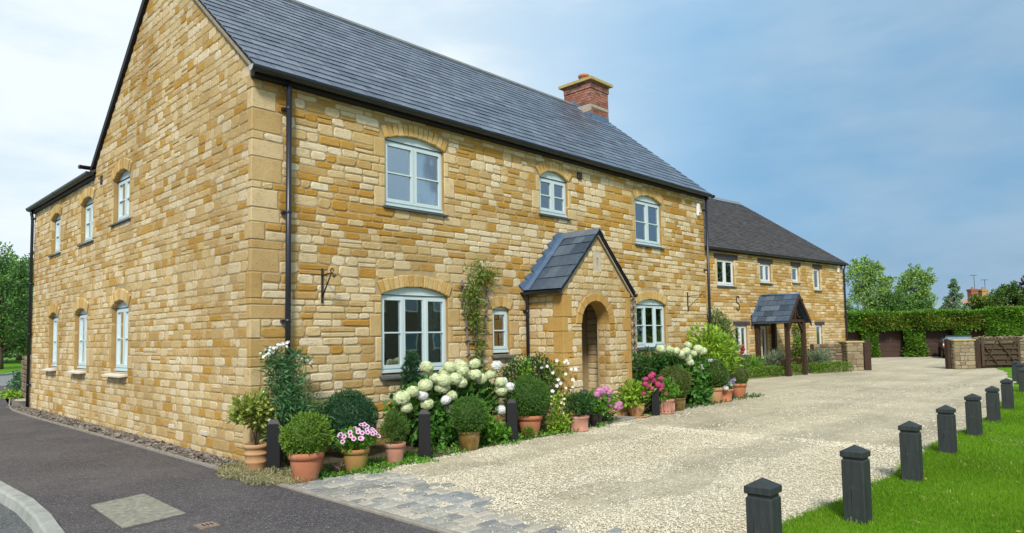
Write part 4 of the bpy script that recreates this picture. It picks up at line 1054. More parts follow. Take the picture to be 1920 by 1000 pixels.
# porch
PX0, PX1, PY = 5.45, 7.57, -.87
PM = (PX0 + PX1) / 2
PFm = (np.array([0, PY, 0]), np.array([1., 0, 0]), np.array([0, -1., 0])); PLm = (np.array([PX0, 0, 0]), np.array([0, 1., 0]), np.array([-1., 0, 0]))
A0, A1, AZ = 5.985, 6.865, 1.85; AR = (A1 - A0) / 2; AC = (A0 + A1) / 2
mb, rv = sheet_with_holes(PX0, PX1, -.05, 2.55, [(A0, A1, -.05, AZ + AR)], *PFm, .28)
arc = arc_pts(A0, A1, AZ, AZ + AR, 17)
for (p, q_) in zip(arc[:-1], arc[1:]):
    mb.add(to3d(np.array([(*p, 0), (*q_, 0), (q_[0], AZ + AR, 0), (p[0], AZ + AR, 0)], float), *PFm), [(0, 1, 2, 3)])
mb.add(to3d(np.array([(PX0, 2.55, 0), (PX1, 2.55, 0), (PM, 3.58, 0)], float), *PFm), [(0, 1, 2)])
mb.add([(PX0, PY, -.05), (PX0, 0, -.05), (PX0, 0, 2.6), (PX0, PY, 2.6)], [(0, 1, 2, 3)]); mb.add([(PX1, PY, -.05), (PX1, 0, -.05), (PX1, 0, 2.6), (PX1, PY, 2.6)], [(0, 1, 2, 3)])
porch = mb.build('porch', m_mortar, house, label='gabled stone porch with round arch')
mb = MB()
for (p, q_) in zip(arc[:-1], arc[1:]): mb.add(to3d(np.array([(*p, .01), (*q_, .01), (*q_, -.28), (*p, -.28)], float), *PFm), [(0, 1, 2, 3)], smooth=True)
mb.build('arch_soffit', m_smooth, porch)
mb = MB(); mb.box(A1 + .003, A1 + .02, PY + .01, PY + .29, 0, AZ); mb.box(A0 - .02, A0 - .003, PY + .01, PY + .29, 0, AZ); mb.box(PX0 + .28, PX0 + .3, PY + .28, 0, 0, 2.5); mb.box(PX1 - .3, PX1 - .28, PY + .28, 0, 0, 2.5); mb.box(PX0 + .3, A0, PY + .28, PY + .3, 0, 2.5); mb.box(A1, PX1 - .3, PY + .28, PY + .3, 0, 2.5); mb.box(A0, A1, PY + .28, PY + .3, 2.3, 2.5); mb.box(PX0 + .28, PX1 - .28, PY + .29, 0, 2.50, 2.54)
mb.build('porch_lining', m_mortar, porch)
CP = all_courses([0, AZ, 2.5, 3.5], .09, .17)
pq = []
i = 0; k = 0
while i < len(CP) and CP[i][0] < 2.45:
    n = min([3, 2, 3, 2][k % 4], len(CP) - i); za, zb = CP[i][0] + .004, min(CP[i + n - 1][1], 2.5) - .004; w, wl = ((.24, .22), (.12, .36))[k % 2]; pq.append((za, zb, w, wl))
    mb = MB(); mb.bbox(PX0 - .018, PX0 + w, PY - .018, PY + wl, za, zb, .008, rng.random()); mb.build('corner_stone', m_smooth, porch)
    mb = MB(); mb.bbox(PX1 - .36 + w, PX1 + .018, PY - .018, PY + .24, za, zb, .008, rng.random()); mb.build('corner_stone', m_smooth, porch)
    i += n; k += 1
def pcorner(za, zb):
    for (a, b, w, wl) in pq:
        if a - .01 <= (za + zb) / 2 <= b + .01: return [(0, PX0 + w + .006), (PX1 - .36 + w - .006, 20)]
    return []
def pcornerl(za, zb):
    for (a, b, w, wl) in pq:
        if a - .01 <= (za + zb) / 2 <= b + .01: return [(-3, PY + wl + .006)]
    return []
def tint_porch(u, z):
    x = rng.random(); return rng.uniform(.02, .34) if x < .68 else (rng.uniform(.4, .62) if x < .86 else rng.uniform(.68, .85))
def plim(za, zb):
    o = max(0, zb - 2.50); return (PX0 + o + .02, PX1 - o - .02)
slotb = lambda za, zb: [(PM - .125, PM + .125)] if 2.84 < (za + zb) / 2 < 3.27 else []
archrect = lambda za, zb: [(A0, A1)] if za < AZ - .01 else []
R, T = lay(CP, plim, [pcorner, slotb, archrect, arch_block(A0, A1, AZ, AZ + AR - .001, .17)], tint_porch, .12, .30)
st.add(R, T, *PFm, porch)
R, T = lay(CP, lambda a, b: (PY, -.01) if b < 2.56 else (0, 0), [pcornerl], tint_porch, .16, .34); st.add(R, T, *PLm, porch)
RJm = (np.array([A1, 0, 0]), np.array([0, 1., 0]), np.array([-1., 0, 0]))
R, T = lay([c for c in CP if c[1] <= AZ + .01], lambda a, b: (PY - .012, PY + .27), [], tint_porch, .14, .28); st.add(R, T, *RJm, porch, proud=(.004, .014))
RIm = (np.array([PX1 - .302, 0, 0]), np.array([0, 1., 0]), np.array([-1., 0, 0]))
R, T = lay(CP, lambda a, b: (PY + .30, -.01) if b < 2.5 else (0, 0), [], lambda u, z: rng.uniform(0, .3), .2, .4); st.add(R, T, *RIm, porch)  # inner wall tints kept pale to brighten the dim porch interior
voussoirs(porch, A0, A1, AZ, AZ + AR - .001, .165, .23, *PFm, m_smooth, proud=.022, back=.10, nst=9, gap=.003)
mb = MB(); fb(mb, PFm, PM - .12, PM - .035, 2.86, 3.25, -.02, .016); fb(mb, PFm, PM + .035, PM + .12, 2.86, 3.25, -.02, .016); fb(mb, PFm, PM - .035, PM + .035, 3.13, 3.25, -.02, .0155); fb(mb, PFm, PM - .035, PM + .035, 2.86, 2.98, -.02, .0155)
sl_ = mb.build('slit_surround', basic('pale_slit_stone', (.52, .46, .36), (.42, .36, .27), 14, .9, .3, 50, .1), porch)
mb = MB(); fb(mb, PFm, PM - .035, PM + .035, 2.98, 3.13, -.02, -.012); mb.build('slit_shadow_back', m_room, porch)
# front door at the back of the porch
mb = MB(); mb.box(5.96, 6.94, .04, .09, 0.0, 2.14); dr = mb.build('front_door', m_oak, house)
for k in range(5):
    mb = MB(); mb.box(6.02 + k * .175, 6.18 + k * .175, .025, .045, .08, 2.05); mb.build('door_plank', m_oak, dr)
# porch roof
for sgn, x0 in ((1, PX0 - .12), (-1, PX1 + .12)):
    z0 = 2.475; mb = MB(); L_ = PM - x0
    mb.prism([(x0, PY - .07, z0), (PM, PY - .07, z0 + abs(L_)), (PM, PY - .07, z0 + abs(L_) - .05), (x0, PY - .07, z0 - .05)], (0, -PY + .07, 0)); p_ = mb.build('porch_roof_slope', m_fascia, porch)
    s_ = unit(np.array([L_, 0, abs(L_)])); n_ = np.array([-s_[2] * np.sign(L_), 0, abs(s_[0])])
    slates_here = np.array([x0, PY - .08, z0]); OFF[p_] = OFF[porch]
    Vn = []
    ln = np.linalg.norm([L_, L_]) - .03; rows = 5; gz = ln / rows; wid = -PY + .08
    for r in range(rows):
        nsl = 4; e = np.linspace(0, wid, nsl + 1) + (wid / nsl / 2 if r % 2 else 0); e = [0] + [v for v in e if .04 < v < wid - .04] + [wid]
        for a, b in zip(e[:-1], e[1:]):
            l = .020 + rng.uniform(-.002, .003); s1 = min(ln, (r + 1.3) * gz)
            pts = [(a + .002, r * gz, l), (b - .002, r * gz + rng.uniform(-.004, .004), l), (b - .002, s1, .003), (a + .002, s1, .003)]
            top = [slates_here + np.array([0, 1., 0]) * p[0] + s_ * p[1] + n_ * (p[2] + .010) for p in pts]; bot = [slates_here + np.array([0, 1., 0]) * p[0] + s_ * p[1] + n_ * p[2] for p in pts]
            np_obj('porch_slate', np.array(bot + top), [np.array([(4, 5, 6, 7), (0, 1, 5, 4), (1, 2, 6, 5), (3, 0, 4, 7), (0, 3, 2, 1)])], m_slate2, porch, np.full(8, np.clip(rng.normal(.5, .25), 0, 1)))
    fr = MB(); fr.prism([(x0 + .02 * sgn, PY - .045, z0 - .055), (PM, PY - .045, z0 + abs(L_) - .055), (PM, PY - .045, z0 + abs(L_) - .10), (x0 + .05 * sgn, PY - .045, z0 - .075)], (0, .03, 0)); fr.build('verge_board', m_verge, porch)
    if sgn < 0:
        fr = MB(); fr.prism([(x0 - .01, PY - .085, z0 + .02), (PM, PY - .085, z0 + abs(L_) + .025), (PM, PY - .085, z0 + abs(L_) + .003), (x0 - .01, PY - .085, z0 - .003)], (0, .02, 0)); fr.build('verge_trim', m_fascia, porch)
    # stepped lead flashing against the wall
    nst = 7; stepw = abs(L_) / nst; poly = []
    lo = [(x0 + sgn * k * stepw, z0 + .02 + k * stepw) for k in range(nst + 1)]
    fl = MB()
    for k in range(nst):
        xa, xb = x0 + sgn * (k * stepw - .13), x0 + sgn * (k + 1) * stepw; za, zb = z0 + .0 + k * stepw, z0 + .02 + (k + 1) * stepw
        xa2 = x0 + sgn * k * stepw
        j = rng.uniform(-.015, .015)
        fl.prism([(xa2, -.035, za), (xb, -.035, zb - .01), (xb - sgn * (.10), -.035, zb + .05 + j), (xa - sgn * .02, -.035, za + .13 + j)], (0, .012, 0), rng.random())
    a_ = np.array([x0, -.035, z0]); fl.prism([a_ + n_ * .036, a_ + s_ * ln + n_ * .036, a_ + s_ * ln + n_ * .036 + np.array([0, -.13, 0]), a_ + n_ * .036 + np.array([0, -.13, 0])], n_ * .005)
    fl.build('lead_flashing', m_lead, porch)
    gutter(porch, (x0 - sgn * .04, PY - .06, z0 - .025), (x0 - sgn * .04, -.03, z0 - .025), (-sgn, 0, 0), .05)
mb = MB()
for sgn in (1, -1): mb.prism([(PM, PY - .09, 2.475 + 1.18 + .055), (PM - sgn * .13, PY - .09, 2.475 + 1.18 - .075), (PM - sgn * .125, PY - .09, 2.475 + 1.18 - .09), (PM, PY - .09, 2.475 + 1.18 + .03)], (0, -PY + .06, 0))
mb.build('porch_ridge', basic('blue_ridge', (.13, .16, .20), (.09, .11, .14), 8, .6, .2, 40, .4), porch)
downpipe(porch, [(5.31, -.10, 2.42), (5.33, -.10, 2.36), (5.36, -.075, 2.28), (5.36, -.075, .05)], .034, (2.1, 1.1), (0, -1, 0))
mb = MB(); mb.bbox(5.9, 7.1, -1.28, -.84, -.02, .05, .015); mb.build('doorstep', m_slab, house)
st.finish('stone', 'stonework', m_stone, 300)

# ================================================================== FAR HOUSE
RZ = math.radians(-6); FO = np.array([18.3, 3.0, 0.])
far = thing('stone_house', 'smaller stone house further along the drive with timber porch and dark tiled roof', 'house', tuple(FO), rz=RZ)
cR, sR = math.cos(RZ), math.sin(RZ)
def fw(p): p = np.asarray(p, float); return np.stack([FO[0] + cR * p[..., 0] - sR * p[..., 1], FO[1] + sR * p[..., 0] + cR * p[..., 1], p[..., 2]], -1)
S0, S1, FE, DP = -3.5, 10.72, 4.72, 10.3
WFar = [(.57, 1.70, 3.37, 4.34, 4.34, 2), (3.53, 4.35, 3.58, 4.34, 4.34, 2), (6.05, 6.60, 3.68, 4.35, 4.35, 1), (7.94, 8.48, 3.42, 4.36, 4.36, 1), (1.62, 2.44, .80, 1.90, 1.90, 2), (7.93, 8.46, .82, 1.92, 1.92, 1), (3.50, 3.86, .55, 1.86, 1.86, 1)]
mb, rv = sheet_with_holes(S0, S1, -.1, FE, [(w[0], w[1], w[2] - .02, w[3]) for w in WFar], *FF, .25)
fwall = mb.build('wall', m_mortar, far); [r_.build('reveal', m_reveal, fwall) for r_ in rv]
mb = MB(); mb.add([(S1, 0, -.1), (S1, DP, -.1), (S1, DP, FE), (S1, DP / 2, FE + 3.5), (S1, 0, FE)], [(0, 1, 2, 3, 4)]); mb.add([(S0, 0, -.1), (S0, DP, -.1), (S0, DP, FE), (S0, DP / 2, FE + 3.5), (S0, 0, FE)], [(0, 1, 2, 3, 4)]); mb.add([(S0, DP, -.1), (S1, DP, -.1), (S1, DP, FE), (S0, DP, FE)], [(0, 1, 2, 3)])
mb.build('wall', m_mortar, far)
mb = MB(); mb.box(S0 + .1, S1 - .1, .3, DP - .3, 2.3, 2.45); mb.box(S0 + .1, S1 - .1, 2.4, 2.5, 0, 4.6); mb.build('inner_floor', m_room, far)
CSF = all_courses([0, .78, 1.90, 2.10, 3.40, 3.66, 4.34, 4.55, FE], .085, .15)
lint = [(.40, 1.94, 4.36, 4.53), (3.37, 4.49, 4.36, 4.52), (5.93, 6.76, 4.37, 4.53), (7.82, 8.66, 4.37, 4.54), (1.50, 2.62, 1.92, 2.06), (7.79, 8.67, 1.93, 2.06), (3.38, 4.0, 1.88, 2.0)]
def rect_block(a, b, c, d): return lambda za, zb: [(a, b)] if c < (za + zb) / 2 < d else []
bl = []
for w, l in zip(WFar, lint):
    bl += [rect_block(w[0] - .01, w[1] + .01, w[2] - .06, w[3] + .01), rect_block(l[0], l[1], l[2] - .02, l[3] + .02)]
    mb = MB(); mb.bbox(l[0], l[1], -.03, .12, l[2], l[3], .008); mb.build('lintel', m_lintel, far)
    if w[2] > .6 and w is not WFar[6]:
        for u, sd in ((w[0], -1), (w[1], 1)):
            R, T, f = jamb(CSF, u, sd, w[2] - .03, w[3], short=.10, long=.2); bl.append(f)
            for r_, t_ in zip(R, T):
                V, q_ = stone_shapes(np.array([r_]), None, proud=(.008, .016), back=.05, jit=.003, cc=.1); np_obj('jamb_stone', to3d(V[0], *FF), [q_], m_stone, fwall, np.full(24, .12 + .25 * t_))
    window(far, FF, w[0], w[1], w[2], w[3], w[3], w[5], .06, mat=m_frame2, sill='slate', barred=False, sill_over=.06, st=.06, label=None)
def tint_far(u, z):
    k = .5 + .5 * math.sin(u * 1.1 + z * 3.9) * math.sin(z * 5.3 - u * .5 + 2); g = (.18 + .50 * k) * (1.1 if z > 1.9 else .45); x = rng.random()
    return rng.uniform(.66, .90) if x < g else (rng.uniform(.40, .62) if x < g + .25 else rng.uniform(.05, .36))
R, T = lay(CSF, lambda a, b: (-.6, S1), bl, tint_far, .20, .52, gap=.018)
st2 = StoneSet(); st2.add(R, T, *FF, fwall)
st2.finish('stone', 'stonework', m_stone, 300, world=fw)
for j, l in enumerate(('upper left double window', 'upper double window above the porch', 'small upper single window', 'upper single window near the right end', 'ground floor double window left of the porch', 'ground floor single window right of the porch', 'narrow window behind the timber porch')):
    [c for c in far.children if c.name.split('.')[0] == 'window'][j]['label'] = l
fs = 3.5 / (DP / 2)
sv = unit(np.array([0, DP / 2, 3.5])); nv = np.array([0, -sv[2], sv[1]])
mb = MB(); mb.prism([(S0, -.18, FE - .02), (S0, DP / 2, FE + 3.60), (S0, DP / 2, FE + 3.53), (S0, -.18, FE - .09)], (S1 - S0 + .1, 0, 0)); mb.prism([(S0, DP + .18, FE - .02), (S0, DP / 2, FE + 3.60), (S0, DP / 2, FE + 3.53), (S0, DP + .18, FE - .09)], (S1 - S0 + .1, 0, 0))
froof = mb.build('roof', m_tile, far)
slates(froof, np.array([S0, -.18, FE - .02]), np.array([1., 0, 0]), sv, nv, S1 - S0 + .12, 6.35, .16, .20, m_tile, th=.014, limit=0, lift=.018, jitter=.006)
mb = MB()
for k in range(34): mb.prism([(S0 + k * .42, DP / 2, FE + 3.70), (S0 + k * .42, DP / 2 - .15, FE + 3.57), (S0 + k * .42, DP / 2, FE + 3.66)], (.415, 0, 0))
o_ = mb.build('ridge_tiles', m_ridge, froof); o_['kind'] = 'stuff'
mb = MB(); mb.box(S0, S1, -.12, 0, FE - .12, FE - .02); mb.build('fascia', m_fascia, far)
gutter(far, (S0, -.18, FE - .03), (S1 + .12, -.18, FE - .03), (0, -1, 0), .06)
downpipe(far, [(S1 - .07, -.17, FE - .08), (S1 - .07, -.08, FE - .3), (S1 - .07, -.08, 0)], .04, (3.6, 2.3, 1.0), (0, -1, 0))
mb = MB(); mb.bbox(10.10, 10.26, -.08, 0, 4.27, 4.61, .03); mb.build('alarm_box', m_white, far)
for s_ in (1.83, 6.72):
    mb = MB(); t = np.linspace(0, 1, 22); pts = []
    for k in t:
        if k < .5: a = math.pi * .15 + (1 - k * 2) * math.pi * 0 + k * 2 * math.pi * 1.2; pts.append((s_ + .10 * math.cos(a), -.03, 2.87 + .13 * math.sin(a)))
        else: a = math.pi * .35 - (k - .5) * 2 * math.pi * 1.2; pts.append((s_ + .02 + .10 * math.cos(a) - .02, -.03, 2.61 + .13 * math.sin(a)))
    mb.tube(pts, .020, 6); mb.build('tie_plate', m_iron, far, label='S-shaped iron wall tie')
# timber porch
tp0, tp1, ty = 2.98, 4.20, -1.30; tm = (tp0 + tp1) / 2
tp = MB(); tp.box(tp0 - .06, tp1 + .06, ty - .05, -.02, 2.00, 2.10); porch2 = tp.build('porch', m_oak, far, label='open oak porch with slate roof')
for (x, y) in ((tp0, ty), (tp1, ty), (tp0, -.12), (tp1, -.12)):
    mb = MB(); mb.bbox(x - .075, x + .075, y - .075, y + .075, 0, 2.0, .01); mb.build('post', m_oak, porch2)
    sx = 1 if x == tp0 else -1
    if y == ty: mb = MB(); mb.beam((x + sx * .05, y, 1.62), (x + sx * .36, y, 2.02), .07, .08, (0, 1, 0)); mb.build('brace', m_oak, porch2)
for x in (tp0, tp1):
    mb = MB(); mb.box(x - .04, x + .04, ty + .08, -.2, .52, .62); mb.build('rail', m_oak, porch2)
    for a, b in ((.08, .52), (.52, .08)): mb = MB(); mb.beam((x, ty + .08, a), (x, -.2, b), .05, .06); mb.build('cross_brace', m_oak, porch2)
mb = MB(); mb.box(tm - .05, tm + .05, ty - .04, ty + .04, 2.1, 2.75); mb.build('king_post', m_oak, porch2)
for sg in (1, -1):
    mb = MB(); mb.tube([(tm + sg * (.08 + .34 * k), ty, 2.62 - .42 * k - .20 * math.sin(k * 3.14)) for k in np.linspace(0, 1, 8)], .035, 6); mb.build('curved_brace', m_oak, porch2)
    x0 = tm - sg * .82; L_ = sg * .82; z0 = 2.02
    mb = MB(); mb.prism([(x0, ty - .2, z0), (tm, ty - .2, z0 + 1.02), (tm, ty - .2, z0 + .96), (x0, ty - .2, z0 - .06)], (0, 1.48, 0)); mb.build('porch_roof_slope', m_slate2, porch2)
    mb = MB(); mb.prism([(x0 - sg * .03, ty - .23, z0 - .0), (tm, ty - .23, z0 + 1.03), (tm, ty - .23, z0 + .86), (x0 - sg * .03, ty - .23, z0 - .18)], (0, .03, 0)); mb.build('barge_board', m_oak, porch2)
    s2 = unit(np.array([sg * .82, 0, 1.02])); n2 = np.array([-s2[2] * sg, 0, abs(s2[0])])
    for r in range(5):
        e = [0, .36, .74, 1.10, 1.48] if r % 2 else [0, .2, .55, .92, 1.3, 1.48]
        for a, b in zip(e[:-1], e[1:]):
            p = [(a + .006, r * .26 + rng.uniform(-.012, .012), .024), (b - .006, r * .26, .024), (b - .006, min(1.30, r * .26 + .34), .004), (a + .006, min(1.30, r * .26 + .34), .004)]
            P = [np.array([x0, ty - .2, z0]) + np.array([0, 1., 0]) * q[0] + s2 * q[1] + n2 * q[2] for q in p]
            mb = MB(); mb.prism(P, n2 * .01, np.clip(rng.normal(.55, .3), 0, 1)); mb.build('porch_slate', m_slate2, porch2)
    fl = MB()
    for k in range(6):
        xa = x0 + sg * k * .137; za = z0 + k * .17
        fl.prism([(xa, -.03, za), (xa + sg * .145, -.03, za + .17), (xa + sg * .05, -.03, za + .25), (xa - sg * .12, -.03, za + .12)], (0, .01, 0))
    fl.build('lead_flashing', m_lead, porch2)
mb = MB(); mb.tube([(tm, ty - .22, 3.06), (tm, 0, 3.06)], .05, 8); mb.build('porch_ridge', m_lead, porch2)
mb = MB(); mb.box(2.72, 2.75, -.05, -.0, 1.75, 2.3); mb.build('basket_bracket', m_iron, far)

# ================================================================== GATEWAY, GARAGES, CARS
RC = math.radians(-46); cu = np.array([math.cos(RC), math.sin(RC), 0]); cv = np.array([-math.sin(RC), math.cos(RC), 0])
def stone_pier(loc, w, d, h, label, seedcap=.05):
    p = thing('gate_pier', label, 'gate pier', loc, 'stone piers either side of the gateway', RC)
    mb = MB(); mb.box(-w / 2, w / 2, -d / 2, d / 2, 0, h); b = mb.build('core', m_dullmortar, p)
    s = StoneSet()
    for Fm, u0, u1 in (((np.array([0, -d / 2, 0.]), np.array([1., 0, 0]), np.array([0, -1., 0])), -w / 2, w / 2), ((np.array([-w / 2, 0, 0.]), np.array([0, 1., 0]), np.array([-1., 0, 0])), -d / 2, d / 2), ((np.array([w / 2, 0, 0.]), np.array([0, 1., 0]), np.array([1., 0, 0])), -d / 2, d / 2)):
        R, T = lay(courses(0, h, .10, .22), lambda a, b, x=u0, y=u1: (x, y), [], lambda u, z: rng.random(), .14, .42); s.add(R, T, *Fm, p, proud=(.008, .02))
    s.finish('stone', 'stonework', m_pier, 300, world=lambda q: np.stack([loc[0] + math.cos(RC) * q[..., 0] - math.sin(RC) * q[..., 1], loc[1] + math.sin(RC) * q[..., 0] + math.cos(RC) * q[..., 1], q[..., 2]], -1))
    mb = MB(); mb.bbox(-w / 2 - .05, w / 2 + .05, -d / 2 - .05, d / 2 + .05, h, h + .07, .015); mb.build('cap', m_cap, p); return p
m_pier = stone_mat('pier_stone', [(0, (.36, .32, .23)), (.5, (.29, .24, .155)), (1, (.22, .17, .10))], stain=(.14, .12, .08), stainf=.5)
stone_pier((26.12, .78, 0), .66, .66, 1.14, 'left stone gate pier at the corner of the far house')
stone_pier((29.18, -2.48, 0), .84, .6, 1.14, 'right stone gate pier beside the open five-bar gate')
def gatepost(x, y, w, h, label):
    p = thing('gate_post', label, 'gate post', (x, y, 0), 'dark timber posts of the gateway', RC)
    mb = MB(); mb.bbox(-w / 2, w / 2, -.11, .11, 0, h, .012); mb.build('shaft', m_oak, p)
    mb = MB(); mb.add([(-w / 2, -.11, h - .004), (w / 2, -.11, h - .004), (w / 2, .11, h - .004), (-w / 2, .11, h - .004), (0, 0, h + .05)], [(0, 1, 4), (1, 2, 4), (2, 3, 4), (3, 0, 4)]); mb.build('weathered_top', m_oak, p)
gatepost(26.45, .30, .28, 1.22, 'dark timber gate post on the right of the left pier')
gatepost(28.80, -2.12, .12, 1.2, 'thin dark gate post on the left of the right pier')
gatepost(29.57, -2.95, .30, 1.18, 'broad brown gate post between right pier and gate')
gate = thing('field_gate', 'open weathered timber five-bar gate with diagonal braces', 'gate', (29.72, -3.14, 0), rz=RC)
GL = 1.60
for n_, z in enumerate((.16, .38, .60, .82, 1.16)):
    mb = MB(); mb.box(0, GL, -.02, .02, z - (.035 if n_ < 4 else .05), z + (.035 if n_ < 4 else .05)); mb.build('rail', m_gate, gate)
for x in (.05, GL - .05): mb = MB(); mb.bbox(x - .055, x + .055, -.035, .035, .08, 1.28, .01); mb.build('stile', m_gate, gate)
for a, b in (((.12, .16), (.62, 1.12)), ((.62, .16), (.12, .9)), ((.7, 1.12), (1.35, .2)), ((1.45, 1.1), (1.0, .25))): mb = MB(); mb.beam((a[0], -.03, a[1]), (b[0], -.03, b[1]), .025, .07, (0, 1, 0)); mb.build('brace', m_gate, gate)
mb = MB(); mb.box(0, GL, .04, .055, .1, .95); mb.build('backing_boards', m_gate, gate)
# boundary walls
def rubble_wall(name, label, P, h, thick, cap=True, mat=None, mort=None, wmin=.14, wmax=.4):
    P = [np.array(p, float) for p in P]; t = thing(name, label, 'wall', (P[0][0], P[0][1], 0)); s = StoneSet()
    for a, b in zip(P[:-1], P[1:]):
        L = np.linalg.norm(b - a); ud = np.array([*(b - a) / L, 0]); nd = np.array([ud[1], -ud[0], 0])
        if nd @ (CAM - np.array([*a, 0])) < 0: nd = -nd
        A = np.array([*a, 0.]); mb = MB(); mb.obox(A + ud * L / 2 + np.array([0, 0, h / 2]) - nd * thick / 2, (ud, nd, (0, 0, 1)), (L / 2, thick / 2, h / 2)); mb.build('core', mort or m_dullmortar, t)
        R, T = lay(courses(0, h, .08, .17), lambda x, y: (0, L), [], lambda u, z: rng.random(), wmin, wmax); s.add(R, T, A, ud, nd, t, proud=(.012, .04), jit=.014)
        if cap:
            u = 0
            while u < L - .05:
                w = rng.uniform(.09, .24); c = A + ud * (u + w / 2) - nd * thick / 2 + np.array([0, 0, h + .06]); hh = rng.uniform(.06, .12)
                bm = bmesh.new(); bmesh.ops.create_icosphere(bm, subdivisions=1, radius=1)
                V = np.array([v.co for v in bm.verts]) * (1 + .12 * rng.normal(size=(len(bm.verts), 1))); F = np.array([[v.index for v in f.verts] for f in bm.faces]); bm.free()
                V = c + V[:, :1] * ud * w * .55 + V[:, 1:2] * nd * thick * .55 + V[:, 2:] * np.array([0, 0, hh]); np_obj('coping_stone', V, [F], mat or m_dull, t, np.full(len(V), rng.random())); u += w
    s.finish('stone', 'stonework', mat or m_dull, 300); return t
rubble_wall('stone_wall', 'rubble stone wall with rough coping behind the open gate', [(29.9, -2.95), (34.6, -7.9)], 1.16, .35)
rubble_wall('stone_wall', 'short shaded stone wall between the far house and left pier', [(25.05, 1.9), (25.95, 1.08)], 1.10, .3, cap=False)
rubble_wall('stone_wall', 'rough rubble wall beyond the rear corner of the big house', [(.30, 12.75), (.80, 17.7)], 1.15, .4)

# garage block under the hedge
HZ = math.radians(-46.8); HO = np.array([39.35, 5.30, 0.])
gar = thing('garage_block', 'row of dark brown garage doors half buried under the hedge', 'garage', tuple(HO), rz=HZ)
mb = MB(); mb.box(-2.0, 13.0, .75, 5.5, -.05, 2.35); mb.build('wall', m_garage, gar)
for (a, b) in ((-1.2, 1.20), (1.98, 3.72), (4.82, 6.66), (7.55, 9.40), (9.9, 11.6)):
    mb = MB(); mb.box(a, b, .60, .68, 0, 1.75); d_ = mb.build('door', m_garage, gar)
    for k in range(6):
        m2 = MB(); m2.box(a + .05, b - .05, .585, .61, .06 + k * .28, .06 + k * .28 + .25); m2.build('door_panel', m_garage, d_)
def hedge_face(fo, rect, n, L, W, tlo=.1, thi=.9, d=.0, dd=.25):
    x0, x1, z0, z1 = rect; x = rng.uniform(x0, x1, n); z = rng.uniform(z0, z1, n)
    y = d + dd * rng.random(n) ** 2 + .10 * np.sin(x * 2.1 + z * 3) + .06 * np.sin(x * 5 - z * 4)
    C = np.stack([x, y, z], 1); D = rng.normal(size=(n, 3)) * .7 + np.array([0, -.9, .35]); U = rng.normal(size=(n, 3)) + np.array([0, -.5, .8])
    T = np.clip(rng.uniform(tlo, thi, n) + .22 * np.sin(x * 1.7 + z * 2.2) * np.sin(z * 3.3 - x), 0, 1); fo.put(C, D, U, L * rng.uniform(.6, 1.3, n), W * rng.uniform(.6, 1.2, n), T)
hd = thing('hedge', 'long tall clipped beech hedge draped over the garage roofs', 'hedge', tuple(HO), rz=HZ)
fo = Foliage(); hedge_face(fo, (-2.2, 13.2, 1.62, 2.66), 15000, .17, .10)
for (a, b) in ((1.12, 2.05), (3.65, 4.9), (6.55, 7.65), (9.35, 9.95)): hedge_face(fo, (a, b, 0.0, 1.75), 1900, .17, .10, .15, 1.0, .12)
n = 9000; x = rng.uniform(-2.2, 13.2, n); y = rng.uniform(0, 2.4, n); z = 2.66 + .0 * x + .05 * np.sin(x * 1.3) + .03 * rng.normal(size=n) + .12 * np.clip((x - 8.5) / 1.5, 0, 1)
fo.put(np.stack([x, y, z], 1), rng.normal(size=(n, 3)) * .6 + np.array([0, -.3, .8]), rng.normal(size=(n, 3)), .16 * rng.uniform(.6, 1.3, n), .09, np.clip(rng.uniform(.35, 1, n), 0, 1))
hedge_face(fo, (8.3, 10.6, 1.2, 2.85), 3500, .2, .12, .3, 1.0, -.25)
fo.build('foliage', L_hedge, hd, 'stuff')
fo = Foliage(); hedge_face(fo, (1.2, 9.0, 1.75, 2.5), 2300, .15, .09, .1, .9, -.03, .1); fo.build('autumn_tinged_foliage', L_hedge2, hd, 'stuff')
mb = MB(); mb.box(-2.1, 13.1, .35, 2.5, 1.72, 2.6); mb.build('branch_core', L_hedge, hd)

